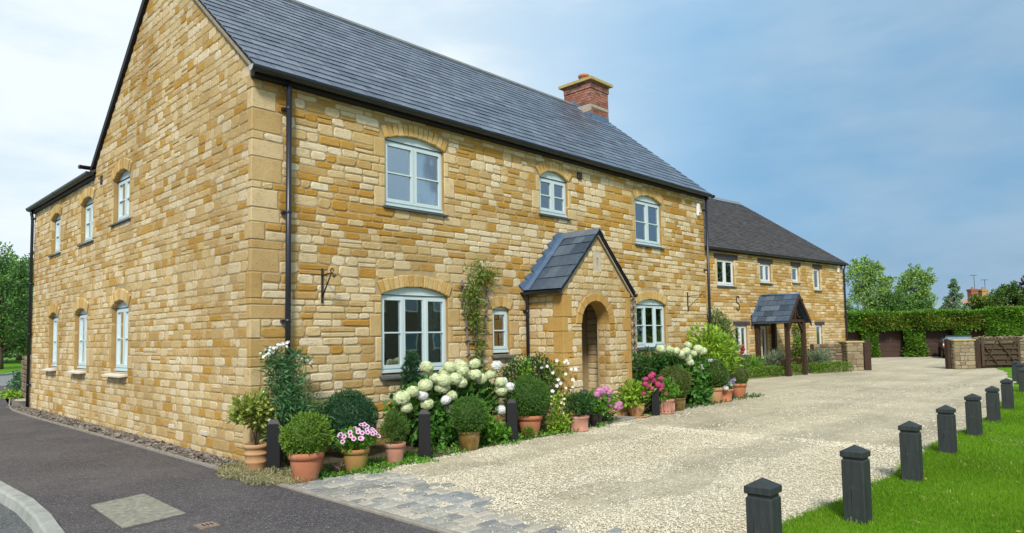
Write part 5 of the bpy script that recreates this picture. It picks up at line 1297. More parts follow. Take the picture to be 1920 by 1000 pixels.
def car(name, label, loc, rz, paint, glassm):
    c = thing(name, label, 'car', loc, rz=rz)
    # profile along x (rear at 0), half-width sections
    prof = [(0.02, .42), (.0, .62), (.05, .92), (.18, 1.02), (.36, 1.40), (.55, 1.47), (1.6, 1.49), (2.35, 1.42), (3.0, 1.02), (3.15, .98), (4.05, .86), (4.25, .66), (4.28, .38), (3.9, .26), (.3, .28)]
    hw = [.80, .84, .88, .86, .70, .64, .62, .62, .82, .84, .80, .78, .78, .80, .80]
    n = len(prof); V = [(x, -w, z) for (x, z), w in zip(prof, hw)] + [(x, w, z) for (x, z), w in zip(prof, hw)]
    mb = MB(); mb.add(V, [tuple(range(n))[::-1], tuple(range(n, 2 * n))] + [(i, (i + 1) % n, n + (i + 1) % n, n + i) for i in range(n)], .5)
    body = mb.build('body', paint, c)
    mb = MB(); mb.add([(.17, -.70, 1.05), (.17, .70, 1.05), (.345, .58, 1.37), (.345, -.58, 1.37)], [(0, 1, 2, 3)]); mb.build('rear_window', glassm, c)
    mb = MB(); mb.add([(2.42, -.58, 1.39), (2.42, .58, 1.39), (2.97, .74, 1.06), (2.97, -.74, 1.06)], [(0, 1, 2, 3)]); mb.build('windscreen', glassm, c)
    for sg in (-1, 1):
        for (a, b) in ((.45, 1.30), (1.36, 2.5)):
            mb = MB(); y0, y1 = sg * .868, sg * .70; mb.add([(a, y0, 1.04), (b + (.25 if b > 2 else 0), y0, 1.04), (b - (.12 if b > 2 else 0), y1, 1.38), (a + .06, y1, 1.38)], [(0, 1, 2, 3)]); mb.build('side_window', glassm, c)
        mb = MB(); mb.bbox(-.012, .09, sg * .84 - .06, sg * .84 + .045, .84, .98, .01); mb.build('tail_light', m_clear, c)
        mb = MB(); mb.bbox(-.015, .085, sg * .85 - .07, sg * .85 + .045, .72, .835, .01); mb.build('tail_light', m_redlens, c)
        mb = MB(); mb.bbox(4.1, 4.27, sg * .62 - .12, sg * .62 + .12, .62, .76, .02); mb.build('headlight', m_clear, c)
        mb = MB(); mb.bbox(2.6, 2.75, sg * .98 - .09, sg * .98 + .09, 1.0, 1.14, .03); mb.build('mirror', paint, c)
        for x in (.85, 3.45):
            mb = MB(); k = np.linspace(0, 6.283, 20, False); y = sg * .74
            mb.prism([(x + .33 * math.cos(t), y, .33 + .33 * math.sin(t)) for t in k], (0, sg * .13, 0)); w = mb.build('wheel', m_tyre, c)
            m2 = MB(); m2.prism([(x + .2 * math.cos(t), y + sg * .125, .33 + .2 * math.sin(t)) for t in k], (0, sg * .012, 0)); m2.build('rim', m_chrome, w)
    mb = MB(); mb.bbox(-.05, .1, -.80, .80, .38, .58, .03); mb.build('bumper', m_tyre, c)
    mb = MB(); mb.bbox(.0, .012, -.26, .26, .70, .81, .003); mb.build('number_plate', m_clear, c)
    for sg in (-1, 1): mb = MB(); mb.tube([(.6, sg * .58, 1.50), (.7, sg * .58, 1.54), (2.0, sg * .58, 1.54), (2.1, sg * .58, 1.49)], .018, 6); mb.build('roof_rail', m_tyre, c)
    return c
bc = car('parked_car', 'black parked estate car half hidden behind the right gate pier', (40.02, -.42, 0), math.radians(17), m_carblack, m_carglass)
bc.scale = (.86,) * 3
car('parked_car', 'blue parked car showing only its roof above the stone wall', (46.6, -2.1, 0), math.radians(-40), m_carblue, m_carglass)

# ================================================================== TREES AND FAR ROOFS
def tree(label, loc, h, crown, mat, n=9000, leaf=.22, clumps=16, trunk_r=.16, base=.30, spread=.9, name='tree', squash=.75, cone=False, bare=False):
    t = thing(name, label, 'tree', loc); L = np.array(loc, float)
    mb = MB(); top = L + np.array([.15, .1, h * .82]); mid = L + np.array([-.1, .12, h * .4])
    mb.tube([L + np.array([0, 0, -.05]), L + np.array([.02, 0, h * .12]), mid, top], [trunk_r * 1.25, trunk_r, trunk_r * .7, trunk_r * .15], 8)
    fo = Foliage(); cs = []
    for k in range(clumps):
        u = (k + .5) / clumps; zz = base + (1 - base) * (u ** .8 if not cone else u)
        if cone: rr = crown * (1.02 - (zz - base) / (1 - base)) * .8
        else: rr = crown * spread * math.sqrt(max(.05, 1 - ((zz - .58) / .46) ** 2)) * rng.uniform(.35, .95)
        a = k * 2.4 + rng.uniform(-.4, .4); c = L + np.array([math.cos(a) * rr, math.sin(a) * rr, zz * h * (.97 if not cone else 1)])
        r = crown * (rng.uniform(.26, .46) if not cone else .42 * (1.15 - zz)); cs.append((c, r))
        st_ = L + (top - L) * min(.9, zz * .62); mb.tube([st_, (st_ + c) / 2 + rng.normal(size=3) * .12 + np.array([0, 0, .15]), c], [trunk_r * .42, trunk_r * .22, .015], 5)
        fo.blob(c, (r, r, r * squash), max(80, int(n / clumps)), leaf, leaf * .62, shell=.75, lump=.25, up=.1, tlo=.05 + .2 * rng.random(), thi=.65 + .3 * rng.random())
        if not cone:
            for j in range(3):
                d = blobdirs(1)[0]; d[2] = abs(d[2]) * .8; e = c + d * r * rng.uniform(1.1, 1.5); mb.tube([c, e], [.03, .008], 4); fo.blob(e, (r * .3,) * 3, max(20, int(n / clumps / 9)), leaf, leaf * .6, shell=.9, lump=.3)
    mb.build('trunk', m_bark, t); fo.build('crown', mat, t, 'stuff'); return t
G1 = 'trees behind the hedge'
tree('tall pale green tree just right of the far house', (60.4, 9.9, 0), 7.6, 2.1, L_tree, 7000, .21, 26, .17, .22, group if False else .95)
tree('rounded green tree in the middle behind the hedge', (63.0, 6.9, 0), 6.75, 1.75, L_tree, 6000, .21, 22, .16, .2)
tree('blue-green conifer behind the hedge left of the distant chimneys', (66.2, 4.7, 0), 6.0, 1.7, L_treeblue, 4500, .2, 22, .12, .15, cone=True)
tree('low bushy tree between the taller trees', (61.0, 8.0, 0), 4.3, 2.6, L_lime_tree, 9000, .2, 14, .14, .25)
tree('dark green tree right of the distant chimneys', (69.0, 1.3, 0), 5.2, 2.1, L_treedark, 9000, .2, 14, .14, .2)
tree('copper dark tree at the right edge of the view', (69.6, -.9, 0), 5.9, 1.6, L_treered, 7000, .2, 12, .13, .2)
tree('small olive shrub below the distant chimneys', (67.4, 3.0, 0), 4.3, 1.5, L_climb, 5000, .2, 10, .1, .3)
tree('broad green tree at the left edge above the roadside lawn', (4.9, 46.5, 0), 7.4, 3.4, L_lime_tree, 7000, .22, 26, .22, .28)
tree('dense dark tree beside the downpipe beyond the side road', (9.3, 62, 0), 8.0, 4.2, L_lime_tree, 11000, .26, 22, .22, .12)
tree('pale tree filling the gap behind the roadside lawn', (11.2, 75, 0), 9.0, 4.5, L_tree, 14000, .3, 20, .24, .12)
tree('low thicket tree behind the roadside lawn', (6.5, 68, 0), 5.5, 4.2, L_treedark, 14000, .28, 18, .2, .08)
bush = thing('hedgerow', 'low dark hedgerow along the far side of the left road', 'hedgerow', (12, 92, 0)); fo = Foliage()
for k in range(26): fo.blob((-6 + k * 1.5, 98 + rng.uniform(-1, 1), 1.2), (1.6, 1.2, rng.uniform(1.6, 2.6)), 500, .4, .25, shell=.6, zmin=0)
fo.build('foliage', L_treedark, bush, 'stuff')

def cottage(label, loc, rz, L, H, RH, D, roofm, stacks, wins=((1.5, 1), (4, 1), (6.5, 1)), wallm=None):
    t = thing('distant_house', label, 'house', loc, rz=rz)
    mb = MB(); mb.box(0, L, 0, D, 0, H); mb.add([(0, 0, H), (0, D, H), (0, D / 2, H + RH)], [(0, 1, 2)]); mb.add([(L, 0, H), (L, D, H), (L, D / 2, H + RH)], [(0, 1, 2)]); mb.build('wall', wallm or m_reveal, t)
    mb = MB(); mb.prism([(-.2, -.3, H - .05), (-.2, D / 2, H + RH), (-.2, D / 2, H + RH + .12), (-.2, -.3, H + .08)], (L + .4, 0, 0)); mb.prism([(-.2, D + .3, H - .05), (-.2, D / 2, H + RH), (-.2, D / 2, H + RH + .12), (-.2, D + .3, H + .08)], (L + .4, 0, 0)); rf = mb.build('roof', roofm, t)
    for (x, w, h, cm, ant) in stacks:
        mb = MB(); mb.box(x - w / 2, x + w / 2, D / 2 - w / 2, D / 2 + w / 2, H + RH - .6, H + RH + h); mb.box(x - w / 2 - .08, x + w / 2 + .08, D / 2 - w / 2 - .08, D / 2 + w / 2 + .08, H + RH + h - .25, H + RH + h - .05); ch = mb.build('chimney', cm, t)
        mb = MB(); mb.lathe([(.16, H + RH + h), (.14, H + RH + h + .3)], (x, D / 2, 0), 10); mb.build('pot', m_terra, ch)
        if ant:
            mb = MB(); z = H + RH + h; mb.tube([(x + .3, D / 2, z - .4), (x + .3, D / 2, z + ant)], .03, 5); mb.tube([(x - .2, D / 2, z + ant - .05), (x + .7, D / 2, z + ant - .05)], .025, 5)
            for k in range(4): mb.tube([(x - .1 + k * .22, D / 2 - .25, z + ant - .05), (x - .1 + k * .22, D / 2 + .25, z + ant - .05)], .02, 4)
            mb.build('aerial', m_tyre, ch)
    for (x, z) in wins:
        mb = MB(); mb.box(x, x + .9, -.02, .02, z, z + 1.1); w = mb.build('window', m_frame2, t); mb = MB(); mb.box(x + .08, x + .82, -.03, .0, z + .08, z + 1.02); mb.build('pane', m_carglass, w)
cottage('distant house with pinkish roof and two tall chimneys with aerials', (99.0, 9.6, 0), math.radians(-46), 7.4, 3.6, 1.75, 7, m_pinkroof, ((3.1, .85, 1.55, m_brick, 1.9), (4.5, .8, 1.5, m_reveal, 1.3)))
cottage('distant roof end with a small brick chimney above the dark tree', (105, 8.2, 0), math.radians(-46), 6, 3.4, 1.3, 6, m_pinkroof, ((1.6, .8, 1.6, m_brick, 0),))

cottage('stone house across the drive behind the viewer, seen in the window panes', (33, -24, 0), math.radians(180), 22, 5.0, 3.6, 8, m_slate, ((4, .9, 1.4, m_brick, 0), (15, .9, 1.4, m_brick, 0)), [(x, z) for z in (.9, 3.2) for x in (1.5, 4, 6.5, 9, 11.2, 13.6, 16, 18.8)], m_dullmortar)
tree('tree across the drive behind the viewer beside the stone house', (43, -21, 0), 8.0, 3.6, L_lime_tree, 5000, .3, 14, .2, .12)
tree('second tree across the drive behind the viewer, farther right', (53, -25, 0), 9.0, 4.2, L_treedark, 5000, .3, 14, .2, .12)

# ================================================================== BOLLARDS
def bollard(loc, w, h, label, group, mat, base=True, rz=0.0, plain=False):
    t = thing('bollard', label, 'bollard', loc, group)
    t.rotation_euler.z = rz
    OFF[t] = np.zeros(3)
    a = w / 2; hb = h - .125 if not plain else h - .05
    mb = MB(); mb.bbox(-a, a, -a, a, -.03, hb, .008); mb.build('post', mat, t)
    if not plain:
        mb = MB(); k = a - .012; mb.box(-k, k, -k, k, hb - .003, hb + .022); mb.build('neck', mat, t)
        mb = MB(); k = a + .005; z0, z1 = hb + .022, hb + .070; c = .006
        V = [(-k + c, -k + c, z0), (k - c, -k + c, z0), (k - c, k - c, z0), (-k + c, k - c, z0), (-k, -k, z0 + c), (k, -k, z0 + c), (k, k, z0 + c), (-k, k, z0 + c), (-k, -k, z1), (k, -k, z1), (k, k, z1), (-k, k, z1), (0, 0, h)]
        F = [(3, 2, 1, 0)] + [(r + i, r + (i + 1) % 4, r + 4 + (i + 1) % 4, r + 4 + i) for r in (0, 4) for i in range(4)] + [(8 + i, 8 + (i + 1) % 4, 12) for i in range(4)]
        mb.add(V, F); mb.build('cap', mat, t)
    else:
        mb = MB(); k = a - .008; mb.add([(-k, -k, hb), (k, -k, hb), (k, k, hb), (-k, k, hb), (-k * .55, -k * .55, h), (k * .55, -k * .55, h), (k * .55, k * .55, h), (-k * .55, k * .55, h)], [(4, 5, 6, 7)] + [(i, (i + 1) % 4, 4 + (i + 1) % 4, 4 + i) for i in range(4)]); mb.build('cap', mat, t)
    if base:
        # flaked paint chips round the foot, and drying cracks in the faces
        mb = MB()
        for _ in range(16):
            s = rng.integers(0, 4); u = rng.uniform(-a, a * .95); hh = rng.uniform(.015, .055); w_ = rng.uniform(.006, .02)
            p = [(u, -a - .0012, 0), (u + w_, -a - .0012, 0), (u + w_, -a - .0012, hh), (u + w_ * .3, -a - .0012, hh * 1.2)]
            R_ = Matrix.Rotation(s * math.pi / 2, 3, 'Z'); mb.add([R_ @ Vector(q) for q in p], [(0, 1, 2, 3)])
        o = mb.build('flaked_paint', m_bollard_base, t); o['kind'] = 'stuff'
        mb = MB()
        for _ in range(2):
            s = rng.choice([0, 3]); u = rng.uniform(-a * .6, a * .6); z0 = rng.uniform(.05, .2); z1 = rng.uniform(.3, hb - .02); d = rng.uniform(-.012, .012)
            p = [(u, -a - .001, z0), (u + .0025, -a - .001, (z0 + z1) / 2), (u + d, -a - .001, z1), (u - .0025, -a - .001, (z0 + z1) / 2)]
            R_ = Matrix.Rotation(s * math.pi / 2, 3, 'Z'); mb.add([R_ @ Vector(q) for q in p], [(0, 1, 2, 3)])
        o = mb.build('drying_crack', m_tyre, t); o['kind'] = 'stuff'
    return t
LB = ['nearest lawn bollard, cut off by the bottom edge of the view', 'second lawn bollard from the camera, whole and tallest in view', 'third lawn bollard from the camera with a long drying crack', 'fourth lawn bollard from the camera at the gravel edge', 'fifth lawn bollard from the camera', 'sixth lawn bollard from the camera', 'seventh lawn bollard, near the right edge', 'lawn bollard at the very right edge, partly out of view', 'small far lawn bollard left of the farthest one', 'far lawn bollard seen nearest to the gate', 'farthest small lawn bollard by the right edge']
for k, (x, y) in enumerate(((.42, -6.75), (2.18, -6.79), (4.23, -6.71), (6.28, -6.63), (8.32, -6.57), (10.36, -6.50), (12.55, -6.40), (17.34, -6.06), (20.4, -5.62), (21.8, -5.32), (23.3, -5.5))):
    bollard((x, y, 0), .178, .645 + rng.uniform(-.012, .012), LB[k], 'timber bollards along the lawn edge', m_bollard, k < 7, rng.uniform(-.05, .05))
BB = ['black bollard in the corner between tan pot and terracotta pot', 'black bollard in front of the large hydrangea', 'black bollard between the hydrangea and the terracotta tub', 'black bollard behind the pink hydrangea left of the porch', 'black bollard between two pots right of the porch', 'farthest black bollard in the flower row']
for k, (x, y) in enumerate(((-.02, -.72), (1.78, -1.42), (3.57, -1.34), (5.62, -1.18), (7.85, -1.22), (11.5, -1.0))):
    bollard((x, y, 0), .165, .66, BB[k], 'black bollards among the flower pots', m_bollard_blk, False, math.radians(-38), True)

# ================================================================== POTS AND PLANTS
def pot(t, mat, rt, rb, h, style='classic', rim=True):
    P = {'classic': [(0, 0), (rb * .94, 0), (rb, .012), (rt * .94, h * .76), (rt * .94, h * .78), (rt * 1.04, h * .785), (rt * 1.06, h * .985), (rt * 1.03, h), (rt * .94, h), (rt * .90, h * .86)],
         'belly': [(0, 0), (rb * .94, 0), (rb, .012), (rt * .98, h * .5), (rt * 1.03, h * .72), (rt * .98, h * .86), (rt * 1.06, h * .90), (rt * 1.09, h * .97), (rt * 1.04, h), (rt * .92, h), (rt * .90, h * .86)],
         'ribbed': [(0, 0), (rb * .94, 0), (rb, .012), (rb * 1.12, h * .30), (rb * 1.18, h * .32), (rb * 1.19, h * .37), (rb * 1.15, h * .39), (rt * .90, h * .6), (rt * .97, h * .62), (rt * .97, h * .67), (rt * .90, h * .69), (rt * .92, h * .84), (rt * 1.06, h * .87), (rt * 1.09, h * .97), (rt * 1.04, h), (rt * .90, h), (rt * .86, h * .86)],
         'straight': [(0, 0), (rb * 1.02, 0), (rb * 1.06, .02), (rb * 1.04, h * .14), (rb * .98, h * .17), (rt * .95, h * .78), (rt * 1.0, h * .82), (rt * 1.06, h * .90), (rt * 1.06, h * .985), (rt * 1.0, h), (rt * .90, h), (rt * .88, h * .86)]}[style]
    L = np.array(t.location); m_ = MB(); m_.lathe(P, L, 28); p = m_.build('pot', mat, t)
    s = MB(); n = 28; s.add([L + np.array([rt * .91 * math.cos(a), rt * .91 * math.sin(a), h * .88]) for a in np.linspace(0, 6.283, n, False)], [tuple(range(n))]); s.build('soil', m_soil, t); return p
def plant(name, label, x, y, cat='potted plant', group=None):
    group = group or ('potted plants along the front of the stone house' if name.startswith('potted') else None)
    return thing(name, label, cat, (x, y, 0), group)
def stems(t, base, tips, r=.006, mat=None):
    mb = MB(); b = np.array(base, float)
    for e in tips:
        e = np.array(e, float); m_ = (b + e) / 2 + np.array([0, 0, .05]); mb.tube([b + rng.normal(size=3) * np.array([.02, .02, 0]), m_, e], [r, r * .8, r * .5], 5)
    o = mb.build('stems', mat or m_stem, t); o['kind'] = 'stuff'; return o
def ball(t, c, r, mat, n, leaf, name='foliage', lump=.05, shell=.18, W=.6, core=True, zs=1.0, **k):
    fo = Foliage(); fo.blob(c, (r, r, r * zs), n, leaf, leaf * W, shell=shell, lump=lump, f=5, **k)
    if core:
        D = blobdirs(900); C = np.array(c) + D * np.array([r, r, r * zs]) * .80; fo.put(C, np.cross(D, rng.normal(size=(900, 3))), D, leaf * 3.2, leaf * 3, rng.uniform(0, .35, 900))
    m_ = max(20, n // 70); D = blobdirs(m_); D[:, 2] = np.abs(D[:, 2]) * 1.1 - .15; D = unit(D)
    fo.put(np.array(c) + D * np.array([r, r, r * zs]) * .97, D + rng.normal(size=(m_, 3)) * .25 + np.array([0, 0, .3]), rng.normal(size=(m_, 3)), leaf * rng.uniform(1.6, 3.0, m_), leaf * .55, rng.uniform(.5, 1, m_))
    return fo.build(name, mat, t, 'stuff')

# 1 glossy shrub in buff ribbed pot
t = plant('potted_shrub', 'glossy yellow-green shrub in a buff ribbed pot at the house corner', -.10, -.40); pot(t, m_terra3, .155, .115, .34, 'ribbed')
fo = Foliage()
for c, r, n in (((-.12, -.40, .72), .17, 170), ((.02, -.38, .62), .15, 130), ((-.27, -.42, .80), .13, 110), ((-.05, -.36, .86), .13, 100), ((.06, -.40, .48), .12, 90), ((-.34, -.42, .72), .10, 70)): fo.blob(c, (r,) * 3, int(n * 1.7), .075, .046, shell=.8, lump=.2, up=.3, tlo=.1, thi=1)
fo.build('foliage', L_cam, t, 'stuff'); stems(t, (-.10, -.40, .30), [(-.12, -.40, .72), (-.27, -.42, .8), (.04, -.38, .6), (-.05, -.36, .86), (.06, -.4, .48)], .008, m_bark)
# 2 tall white-flowered climber
t = plant('white_climber', 'tall narrow-leaved climber topped with white flowers beside the downpipe', .33, -.40, 'climber')
fo = Foliage()
for c, r, n in (((.25, -.40, 1.25), (.22, .2, .26), 500), ((.30, -.42, 1.0), (.30, .24, .3), 750), ((.36, -.45, .72), (.38, .28, .3), 950), ((.55, -.5, .60), (.36, .25, .24), 700), ((.30, -.42, .38), (.32, .28, .3), 600), ((.12, -.38, 1.42), (.14, .12, .14), 140), ((.45, -.35, 1.40), (.14, .1, .12), 110), ((.62, -.3, 1.35), (.1, .06, .05), 40)): fo.blob(c, r, n, .105, .020, shell=.8, lump=.25, up=.25, rand=1.3, out=.6)
fo.build('foliage', L_sweet, t, 'stuff'); stems(t, (.33, -.4, 0), [(.25, -.4, 1.4), (.12, -.38, 1.45), (.45, -.35, 1.42), (.36, -.45, 1.1), (.62, -.3, 1.38)])
sm = star_mesh('white_bloom', F_white, .024, 5, .5, .6)
for k in range(46):
    c = [(.02, 1.52), (.10, 1.58), (.20, 1.62), (.27, 1.63), (.55, 1.42), (.62, 1.40), (-.03, 1.50)][k % 7]; put_mesh('flower', sm, t, (c[0] + rng.normal() * .025, -.46 + rng.normal() * .04, c[1] + rng.normal() * .02 - .05), (rng.uniform(.4, 1.6), rng.uniform(-.5, .5), rng.uniform(0, 6.28)))
# 3 fresh ball in big terracotta pot
t = plant('potted_box_ball', 'bright green clipped ball in the large front terracotta pot', -.02, -1.48); pot(t, m_terra, .195, .135, .34)
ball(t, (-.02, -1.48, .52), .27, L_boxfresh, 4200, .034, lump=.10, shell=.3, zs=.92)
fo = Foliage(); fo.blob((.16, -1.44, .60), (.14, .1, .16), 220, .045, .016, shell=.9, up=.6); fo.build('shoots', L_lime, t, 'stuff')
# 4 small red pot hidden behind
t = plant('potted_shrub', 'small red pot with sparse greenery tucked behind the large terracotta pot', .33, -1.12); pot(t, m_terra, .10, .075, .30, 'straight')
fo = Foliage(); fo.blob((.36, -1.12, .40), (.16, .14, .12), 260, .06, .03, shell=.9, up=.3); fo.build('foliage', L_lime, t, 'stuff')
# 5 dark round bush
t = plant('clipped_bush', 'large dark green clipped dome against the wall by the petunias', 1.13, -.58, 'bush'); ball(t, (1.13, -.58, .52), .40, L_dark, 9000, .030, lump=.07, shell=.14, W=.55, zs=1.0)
mb = MB(); mb.tube([(1.13, -.58, 0), (1.13, -.58, .4)], .03, 6); mb.build('stem', m_bark, t)
# 6 petunias in mossy pot
t = plant('potted_petunias', 'pink and purple petunias spilling from a mossy green-stained pot', .73, -1.36); pot(t, m_moss, .165, .14, .27, 'classic')
fo = Foliage(); fo.blob((.72, -1.36, .37), (.28, .24, .14), 900, .05, .028, shell=.8, lump=.2, zmin=.2); fo.build('foliage', L_bright, t, 'stuff')
pm = star_mesh('petunia_bloom', F_pet, .034, 5, .25, .62); pc = star_mesh('petunia_eye', F_petc, .016, 5, .3, .6)
for k in range(34):
    a = rng.uniform(0, 6.28); rr = math.sqrt(rng.random()); p = np.array([.72 + .30 * rr * math.cos(a), -1.38 + .22 * rr * math.sin(a) - .05, .40 + .16 * (1 - rr * rr) + rng.uniform(-.03, .02)]); d = unit(np.array([math.cos(a) * .5 - .55, math.sin(a) * .5 - .7, .7]))
    e = Vector(d).to_track_quat('Z', 'Y').to_euler(); f = put_mesh('flower', pm, t, p, e); g_ = bpy.data.objects.new('flower_eye', pc); COL.objects.link(g_); g_.parent = f; g_.location = (0, 0, .006)
# 7 feathery bush in small terracotta pot
t = plant('potted_conifer', 'feathery green conifer in a small worn terracotta pot', 1.32, -1.38); pot(t, m_terra2, .135, .10, .27)
fo = Foliage()
for c, r in (((1.30, -1.38, .46), (.20, .18, .18)), ((1.20, -1.38, .40), (.14, .12, .12)), ((1.42, -1.38, .44), (.14, .12, .16)), ((1.32, -1.36, .56), (.13, .12, .12))): fo.blob(c, r, 800, .045, .010, shell=.8, lump=.2, up=.5, zmin=.26)
fo.build('foliage', L_thuja, t, 'stuff')
# 8 dark columnar conifer behind hydrangea
t = plant('conifer', 'narrow dark conifer rising behind the left of the large hydrangea', 2.38, -.36, 'conifer'); fo = Foliage()
for z in np.linspace(.15, 1.25, 8): fo.blob((2.38 + rng.normal() * .03, -.36, z), (.26 * (1.25 - z * .62), .24 * (1.25 - z * .62), .16), 750, .05, .018, shell=.6, lump=.2, up=.7)
fo.build('foliage', L_dark, t, 'stuff'); mb = MB(); mb.tube([(2.38, -.36, 0), (2.38, -.36, 1.1)], [.025, .01], 6); mb.build('stem', m_bark, t)
# hydrangeas
hg = [flower_head_mesh('mophead_green_white', F_green, .085, 110), flower_head_mesh('mophead_green_white_b', F_green, .098, 130, .78)]
hw_ = flower_head_mesh('mophead_white', F_white, .082, 110)
def hydrangea(name, label, base, blobs, heads, mat, n, leaf=.13, white=(), hm=None, stemr=.008, y=-.75, cat='hydrangea', dy=.12):
    t = plant(name, label, base[0], base[1], cat); fo = Foliage()
    for c, r, f in blobs: fo.blob(c, r, int(n * f), leaf, leaf * .66, shell=.75, lump=.15, up=.05, rand=.9, tlo=.1, thi=.95, zmin=.02)
    fo.build('foliage', mat, t, 'stuff'); tips = []
    for k, (x, z) in enumerate(heads):
        m_ = hw_ if k in white else (hm or hg)[k % len(hm or hg)]; p = (x, y + rng.uniform(-dy, dy * .5), z); tips.append((p[0], p[1], p[2] - .05)); put_mesh('flower_head', m_, t, p, scale=rng.uniform(.95, 1.2))
    stems(t, (*base, .0), tips, stemr); return t
H1 = [(2.26, 1.21), (2.19, .95), (1.97, .87), (1.84, .79), (1.91, .64), (2.16, .8), (2.25, .67), (2.53, .71), (2.65, .77), (2.7, .55), (2.78, .38), (2.73, 1.03), (2.62, 1.10), (2.66, 1.19), (2.4, 1.04), (2.54, .9), (2.89, 1.13), (2.99, 1.18), (3.07, 1.06), (3.19, 1.05), (3.2, 1.22), (3.35, .98), (3.52, 1.03), (3.64, 1.17), (3.74, .77), (3.7, .9), (3.89, .89), (3.98, .8), (3.84, .44), (2.98, .13), (2.85, .95), (2.50, 1.0), (2.80, 1.0)]
hydrangea('hydrangea', 'large hydrangea with green-white mopheads under the wide window', (2.8, -.62), [((2.30, -.55, .50), (.45, .36, .42), .22), ((2.75, -.55, .58), (.50, .38, .48), .30), ((3.25, -.55, .62), (.48, .36, .46), .26), ((3.65, -.55, .5), (.36, .32, .45), .20), ((2.7, -.85, .25), (.5, .2, .25), .14)], H1, L_hyd, 2600, .125, white=(5, 7, 23, 26, 27, 28, 29), y=-.88)
# brown glazed pot with box ball
t = plant('potted_box_ball', 'dark box ball in a brown glazed pot in front of the hydrangea', 2.66, -1.36); pot(t, m_brown, .155, .125, .27, 'belly'); ball(t, (2.66, -1.36, .50), .275, L_box, 4600, .026, lump=.09, shell=.2)
# leafy perennials
t = plant('leafy_perennial', 'low bright green leafy perennial left of the third black bollard', 3.30, -1.22, 'perennial'); fo = Foliage()
for c, r in (((3.25, -1.22, .16), (.28, .22, .20)), ((3.48, -1.25, .12), (.2, .16, .14)), ((3.15, -1.1, .34), (.2, .16, .16))): fo.blob(c, r, 330, .075, .055, shell=.85, zmin=.01)
fo.build('foliage', L_bright, t, 'stuff'); stems(t, (3.3, -1.22, 0), [(3.25, -1.25, .4), (3.3, -1.2, .5)])
# terracotta tub with big box topiary
t = plant('potted_box_ball', 'large box topiary in an orange terracotta tub left of the porch', 4.30, -1.06); pot(t, m_terra, .205, .15, .33); ball(t, (4.28, -1.06, .62), .345, L_box, 6800, .028, lump=.08, shell=.16, zs=.98)
t = plant('small_box_plant', 'tiny round green plant at the foot of the terracotta tub', 4.02, -1.28, 'plant'); ball(t, (4.02, -1.28, .08), .10, L_boxfresh, 600, .03, core=False, shell=.5)
# dark jasmine hedge by the wall and star flowers
t = plant('jasmine_bush', 'dark evergreen bush with white star flowers left of the porch', 5.0, -.5, 'bush'); fo = Foliage()
for c, r, n in (((4.65, -.42, .85), (.40, .30, .42), 1100), ((5.15, -.45, .88), (.42, .32, .44), 1200), ((5.45, -.62, .85), (.30, .26, .36), 600), ((4.95, -.45, .40), (.6, .3, .40), 900)): fo.blob(c, r, n, .062, .036, shell=.6, lump=.12)
fo.build('foliage', L_deep, t, 'stuff'); fo = Foliage(); fo.blob((4.58, -.70, .95), (.12, .1, .3), 160, .06, .04, shell=.9); fo.blob((5.3, -.85, .95), (.28, .1, .25), 160, .05, .02, shell=.9); fo.build('young_foliage', L_lime, t, 'stuff')
js = star_mesh('jasmine_star', F_white, .034, 5, .25, .36); jt = [(4.68, 1.1), (4.83, 1.11), (4.98, .99), (5.33, .95), (5.12, .86), (5.18, .8), (5.36, 1.19), (5.49, 1.03), (5.53, .84), (5.62, 1.02), (5.52, .71), (4.96, .67), (4.86, .59), (5.33, .7), (5.09, 1.2), (5.40, 1.14), (5.30, 1.16), (5.08, .76)]
stems(t, (5.0, -.6, 0), [(x, -.95, z - .02) for x, z in jt], .004)
for x, z in jt: put_mesh('flower', js, t, (x, -1.0, z), Vector((-.6, -.7, .35 + .3 * rng.normal())).to_track_quat('Z', 'Y').to_euler(), rng.uniform(.85, 1.3))
# pale yellow columbine
t = plant('columbine', 'lime leaved columbine with pale yellow flowers beside the terracotta tub', 4.85, -1.25, 'perennial'); fo = Foliage()
for c, r, n in (((4.80, -1.25, .20), (.22, .18, .20), 420), ((4.95, -1.2, .45), (.20, .16, .22), 330), ((4.75, -1.3, .08), (.2, .14, .08), 200)): fo.blob(c, r, n, .055, .042, shell=.85, zmin=.01)
fo.build('foliage', L_lime, t, 'stuff'); cm = star_mesh('columbine_bloom', F_cream, .030, 5, .5, .45); tips = []
for k in range(26): p = (4.88 + rng.normal() * .13, -1.32 + rng.normal() * .05, rng.uniform(.28, .66)); tips.append(p); put_mesh('flower', cm, t, p, (rng.uniform(.5, 1.7), 0, rng.uniform(0, 6.28)), rng.uniform(.8, 1.2))
stems(t, (4.85, -1.25, 0), tips[:14], .003)
# pieris in pink pot
t = plant('potted_pieris', 'dark narrow-leaved shrub in a pinkish terracotta pot left of the porch steps', 5.16, -1.42); pot(t, m_terra2, .165, .15, .26, 'straight'); fo = Foliage()
for c, r, n in (((5.18, -1.40, .42), (.30, .26, .18), 620), ((5.35, -1.36, .48), (.2, .18, .16), 320), ((5.05, -1.36, .5), (.18, .16, .16), 280)): fo.blob(c, r, n, .085, .024, shell=.8, lump=.2, up=.35)
fo.build('foliage', L_deep, t, 'stuff')
